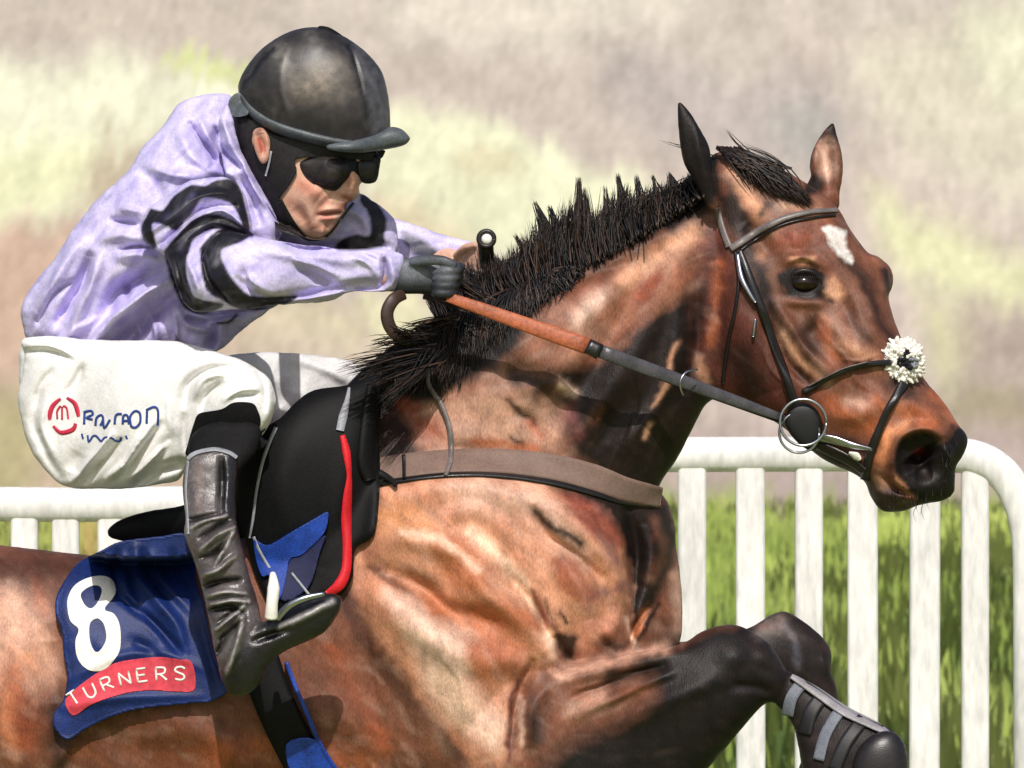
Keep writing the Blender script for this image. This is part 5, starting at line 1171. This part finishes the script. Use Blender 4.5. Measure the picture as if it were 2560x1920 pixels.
obj('boot_top', strap(BO, [(468, 1148), (490, 1132), (535, 1123), (572, 1131), (592, 1144)], 10, .003, .01, 3, 6, crown=.002), saddle_grey, boot)
obj('boot_seam', strap(BO, [(470, 1150), (464, 1220), (468, 1290), (470, 1335)], 6, .003, .006, 3, 6), saddle_grey, boot)

# ---- helmet, harness, goggles
helmet_mat = material('helmet_black', rough=.42, spec=.5, grain=.25, gscale=70, bump=.15)
hel = fuse('helmet', [inflate([(596, 231), (599, 200), (618, 164), (654, 122), (704, 88), (751, 71), (801, 68), (847, 84), (886, 107), (924, 139), (955, 180), (969, 231), (975, 280), (974, 350), (950, 420), (860, 470), (760, 450), (680, 400), (620, 320)], .04, .95, .125, g=4)], .003, 5)
bmh = __import__('bmesh').new(); bmh.from_mesh(hel)
kill = []
for vv in bmh.verts:
    uu, v_, _ = inv(np.array(vv.co)[None]); rimv = np.interp(uu[0], [596, 618, 650, 690, 751, 828, 886, 940, 975], [236, 272, 302, 326, 348, 366, 374, 372, 350])
    if v_[0] > rimv: kill.append(vv)
__import__('bmesh').ops.delete(bmh, geom=kill, context='VERTS'); bmh.to_mesh(hel); bmh.free()
relief(hel, [([(870, 108), (890, 160), (908, 230)], 7, -.004), ([(690, 120), (640, 165), (606, 225)], 6, -.004), ([(720, 100), (700, 200), (720, 310)], 10, .002)])
paint(hel, srgb(56, 52, 52), [('p', [(760, 180), (830, 150), (850, 220), (830, 270), (760, 260), (730, 220)], srgb(132, 120, 106), 34, .85), ('s', [(700, 130), (720, 180)], srgb(112, 108, 102), 22, .8), ('s', [(650, 190), (680, 230)], srgb(40, 36, 36), 26, .8), ('p', [(720, 290), (800, 240), (900, 290), (930, 350), (760, 340)], srgb(30, 26, 28), 30, .9),  # pale central patches paint reflections onto the shell
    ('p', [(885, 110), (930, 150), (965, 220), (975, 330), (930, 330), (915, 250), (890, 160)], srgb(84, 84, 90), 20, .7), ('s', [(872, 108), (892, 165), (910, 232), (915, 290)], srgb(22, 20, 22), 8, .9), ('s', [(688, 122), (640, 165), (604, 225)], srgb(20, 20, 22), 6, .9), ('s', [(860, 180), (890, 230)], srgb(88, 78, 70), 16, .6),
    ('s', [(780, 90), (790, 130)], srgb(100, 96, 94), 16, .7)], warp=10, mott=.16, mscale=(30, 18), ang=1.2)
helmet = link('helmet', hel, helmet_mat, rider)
HL = Surf(hel, body_me)
rim_grey = material('helmet_rim', srgb(82, 88, 92), rough=.45, spec=.5, grain=.2)
obj('rim', strap(HL, [(600, 240), (618, 268), (650, 296), (690, 318), (751, 338), (828, 356), (886, 364), (940, 362)], [12, 18, 22, 26, 27, 26, 24, 22], .012, .03, 5, 8, crown=.006, sm=8), rim_grey, helmet)
obj('rim_shadow_strip', strap(HL, [(618, 285), (650, 310), (690, 332), (751, 354), (828, 372), (886, 380), (940, 378)], 14, .006, .03, 5, 8, sm=8), black_cloth, helmet)  # black strip modelled as the shade under the rim
obj('peak', inflate([(820, 362), (880, 352), (935, 338), (973, 318), (1002, 322), (1022, 340), (1024, 350), (1008, 364), (963, 374), (900, 382), (828, 376)], [(830, 368, .13), (1010, 345, .07)], 1.6, .05, g=3), rim_grey, helmet)
obj('button', inflate([(796, 66), (822, 68), (852, 86), (858, 96), (845, 102), (822, 96), (802, 84)], .05, 1.2, .02, g=3), black_cloth, helmet)
obj('back_strap', patch(HB, [(573, 250), (600, 232), (622, 280), (600, 292), (575, 285)], g=4, lift=.02, thick=.02, fill=.05), rim_grey, helmet)
har_mat = material('harness_black', srgb(26, 23, 25), rough=.55, spec=.35, grain=.3, gscale=150)
harness = obj('helmet_harness', patch(HB, [(577, 285), (620, 275), (690, 325), (760, 352), (850, 372), (950, 374), (962, 382), (940, 402), (860, 396), (745, 396), (742, 430), (720, 468), (697, 501), (710, 528), (700, 560), (688, 560), (676, 520), (650, 476), (616, 420), (596, 372), (577, 330)],
    [[(634, 325), (655, 318), (672, 340), (676, 362), (671, 398), (656, 410), (640, 385), (630, 350)]], g=4, lift=.006, thick=.02, sm=3, fill=.03), har_mat, rider)
obj('chin_strap', strap(HB, [(700, 500), (714, 528), (737, 566), (760, 592), (790, 602), (812, 597), (836, 576), (860, 540), (885, 508)], [12, 13, 14, 12, 10, 12, 14, 13, 10], .005, .010, 3, 8), har_mat, rider)
obj('chin_cup', patch(HB, [(686, 515), (702, 505), (720, 540), (742, 578), (730, 590), (700, 575), (686, 550)], g=4, lift=.006, thick=.012), har_mat, rider)
obj('harness_buckle', strap(HB, [(678, 378), (672, 410), (664, 440)], 5, .012, .004, 3, 4), saddle_grey, harness)
et = HB.t(655, 365, .08)
ear_me = fuse('ear', [inflate([(634, 326), (655, 319), (672, 340), (676, 362), (671, 398), (656, 410), (641, 386), (632, 352)], et + .012, .9, .014, g=2)], .0018, 2)
relief(ear_me, [([(648, 345), (655, 365), (656, 385)], 7, -.008), ([(640, 335), (662, 332), (668, 360)], 4, .003)])
paint(ear_me, srgb(196, 150, 130), [('s', [(648, 350), (655, 375)], srgb(176, 84, 70), 8, .9), ('s', [(642, 330), (650, 325)], srgb(90, 60, 50), 7, .7)], warp=2, mott=.05)
link('ear', ear_me, skin_mat, rider)
gog = material('goggle_frame', srgb(24, 22, 23), rough=.5, spec=.4, grain=.2); lens = material('goggle_lens', srgb(40, 34, 33), rough=.35, spec=.5, grain=.35, gscale=90)
gt = HB.t(820, 430, .12)
goggles = link('goggles', fuse('goggles', [inflate([(724, 402), (750, 384), (768, 380), (830, 378), (890, 380), (947, 388), (949, 420), (940, 454), (912, 459), (897, 448), (884, 442), (871, 447), (858, 460), (840, 477), (809, 474), (774, 464), (744, 442)], [(760, 420, gt - .008), (840, 430, gt + .006), (930, 420, gt - .03)], .9, .02, g=3)], .0022, 3), gog, rider)
GS = Surf(goggles.data)
obj('lens', patch(GS, [(746, 404), (790, 391), (845, 394), (868, 404), (868, 432), (848, 458), (825, 464), (800, 460), (770, 448), (754, 428)], g=3, lift=.003, thick=.006, bulge=.004, sm=2), lens, goggles)
obj('lens', patch(GS, [(898, 402), (935, 404), (938, 425), (930, 444), (912, 448), (898, 436)], g=3, lift=.003, thick=.006, bulge=.003, sm=2), lens, goggles)
glove_me = fuse('glove', glv, .0022, 2)
paint(glove_me, srgb(44, 46, 52), [('p', [(1008, 646), (1110, 646), (1140, 672), (1130, 700), (1060, 700), (1004, 700)], srgb(112, 116, 124), 14, .8)], warp=4, mott=.1)
link('glove', glove_me, material('glove_leather', rough=.5, spec=.4, grain=.18), rider)

# ================================================================== whip and reins
whip = thing('riding_whip', 'black riding whip with white butt end, upright beside the mane', 'whip', P(1215, 700, 0))
wb = material('whip_black', srgb(34, 30, 30), rough=.4, spec=.5, grain=.2)
obj('shaft', tube_px([(1216, 980, -.06), (1216, 800, -.04), (1216, 700, -.01), (1216, 640, .02), (1214, 610, .03)], [6, 8, 16, 19, 20], 14), wb, whip)
ring('knob', (1216, 597), 19, 6.5, wb, whip, .045)
obj('knob', ellipsoid(P(1216, 598, .03), (.0145, .012, .0135), 12), wb, whip)
obj('butt_cap', ellipsoid(P(1217, 598, .045), (.0085, .006, .0085), 12), white_print, whip)
reins = thing('reins', 'orange-brown and black leather reins running from the glove to the bit ring', 'reins', P(1500, 880, .2))
orange = material('orange_rubber_grip', srgb(168, 92, 60), rough=.5, spec=.4, grain=.2, gscale=200, bump=.3)
dark_rein = material('dark_rein', srgb(70, 68, 72), rough=.35, spec=.5, grain=.2)
a0 = np.array((1118, 742, .20)); a1 = np.array((1470, 866, .205)); a2 = np.array((1960, 1046, tr))
obj('grip', tube_px([tuple(a0 + (a1 - a0) * s) for s in (0, .25, .5, .75, 1)], [12, 16, 18, 20, 21], 14, 3, .35), orange, reins)
obj('stop', tube_px([(1468, 864, .207), (1500, 880, .207)], [19, 20], 12, 3, .45), black_leather, reins)
st = np.array((1500, 878, .205))
obj('strap', tube_px([tuple(st + (a2 - st) * s) for s in (0, .25, .5, .75, 1)], [17, 17, 16, 14, 9], 14, 3, .3), dark_rein, reins)
obj('strap_edge', tube_px([tuple(st + np.array((0, 13, -.003)) + (a2 - st) * s) for s in (0, .5, .97)], [5, 5, 3], 8, 3), black_leather, reins)
obj('loop_ring', tube_px([(1742, 924, .19), (1716, 930, .208), (1701, 952, .214), (1702, 972, .21), (1708, 988, .20)], 2.6, 8), steel, reins)
brown = material('brown_rein', srgb(56, 40, 32), rough=.45, spec=.4, grain=.2)
obj('rein_loop', tube_px([(1010, 735, .17), (985, 748, .185), (968, 780, .19), (974, 815, .19), (998, 845, .185), (1030, 858, .165)], [14, 16, 16, 16, 14, 9], 12, 6, .35), brown, reins)
obj('rein_loop', tube_px([(1060, 740, .12), (1100, 745, .15), (1125, 750, .17)], [9, 9, 9], 10, 5, .35), brown, reins)
print('script seconds', round(time.time() - T0, 1))
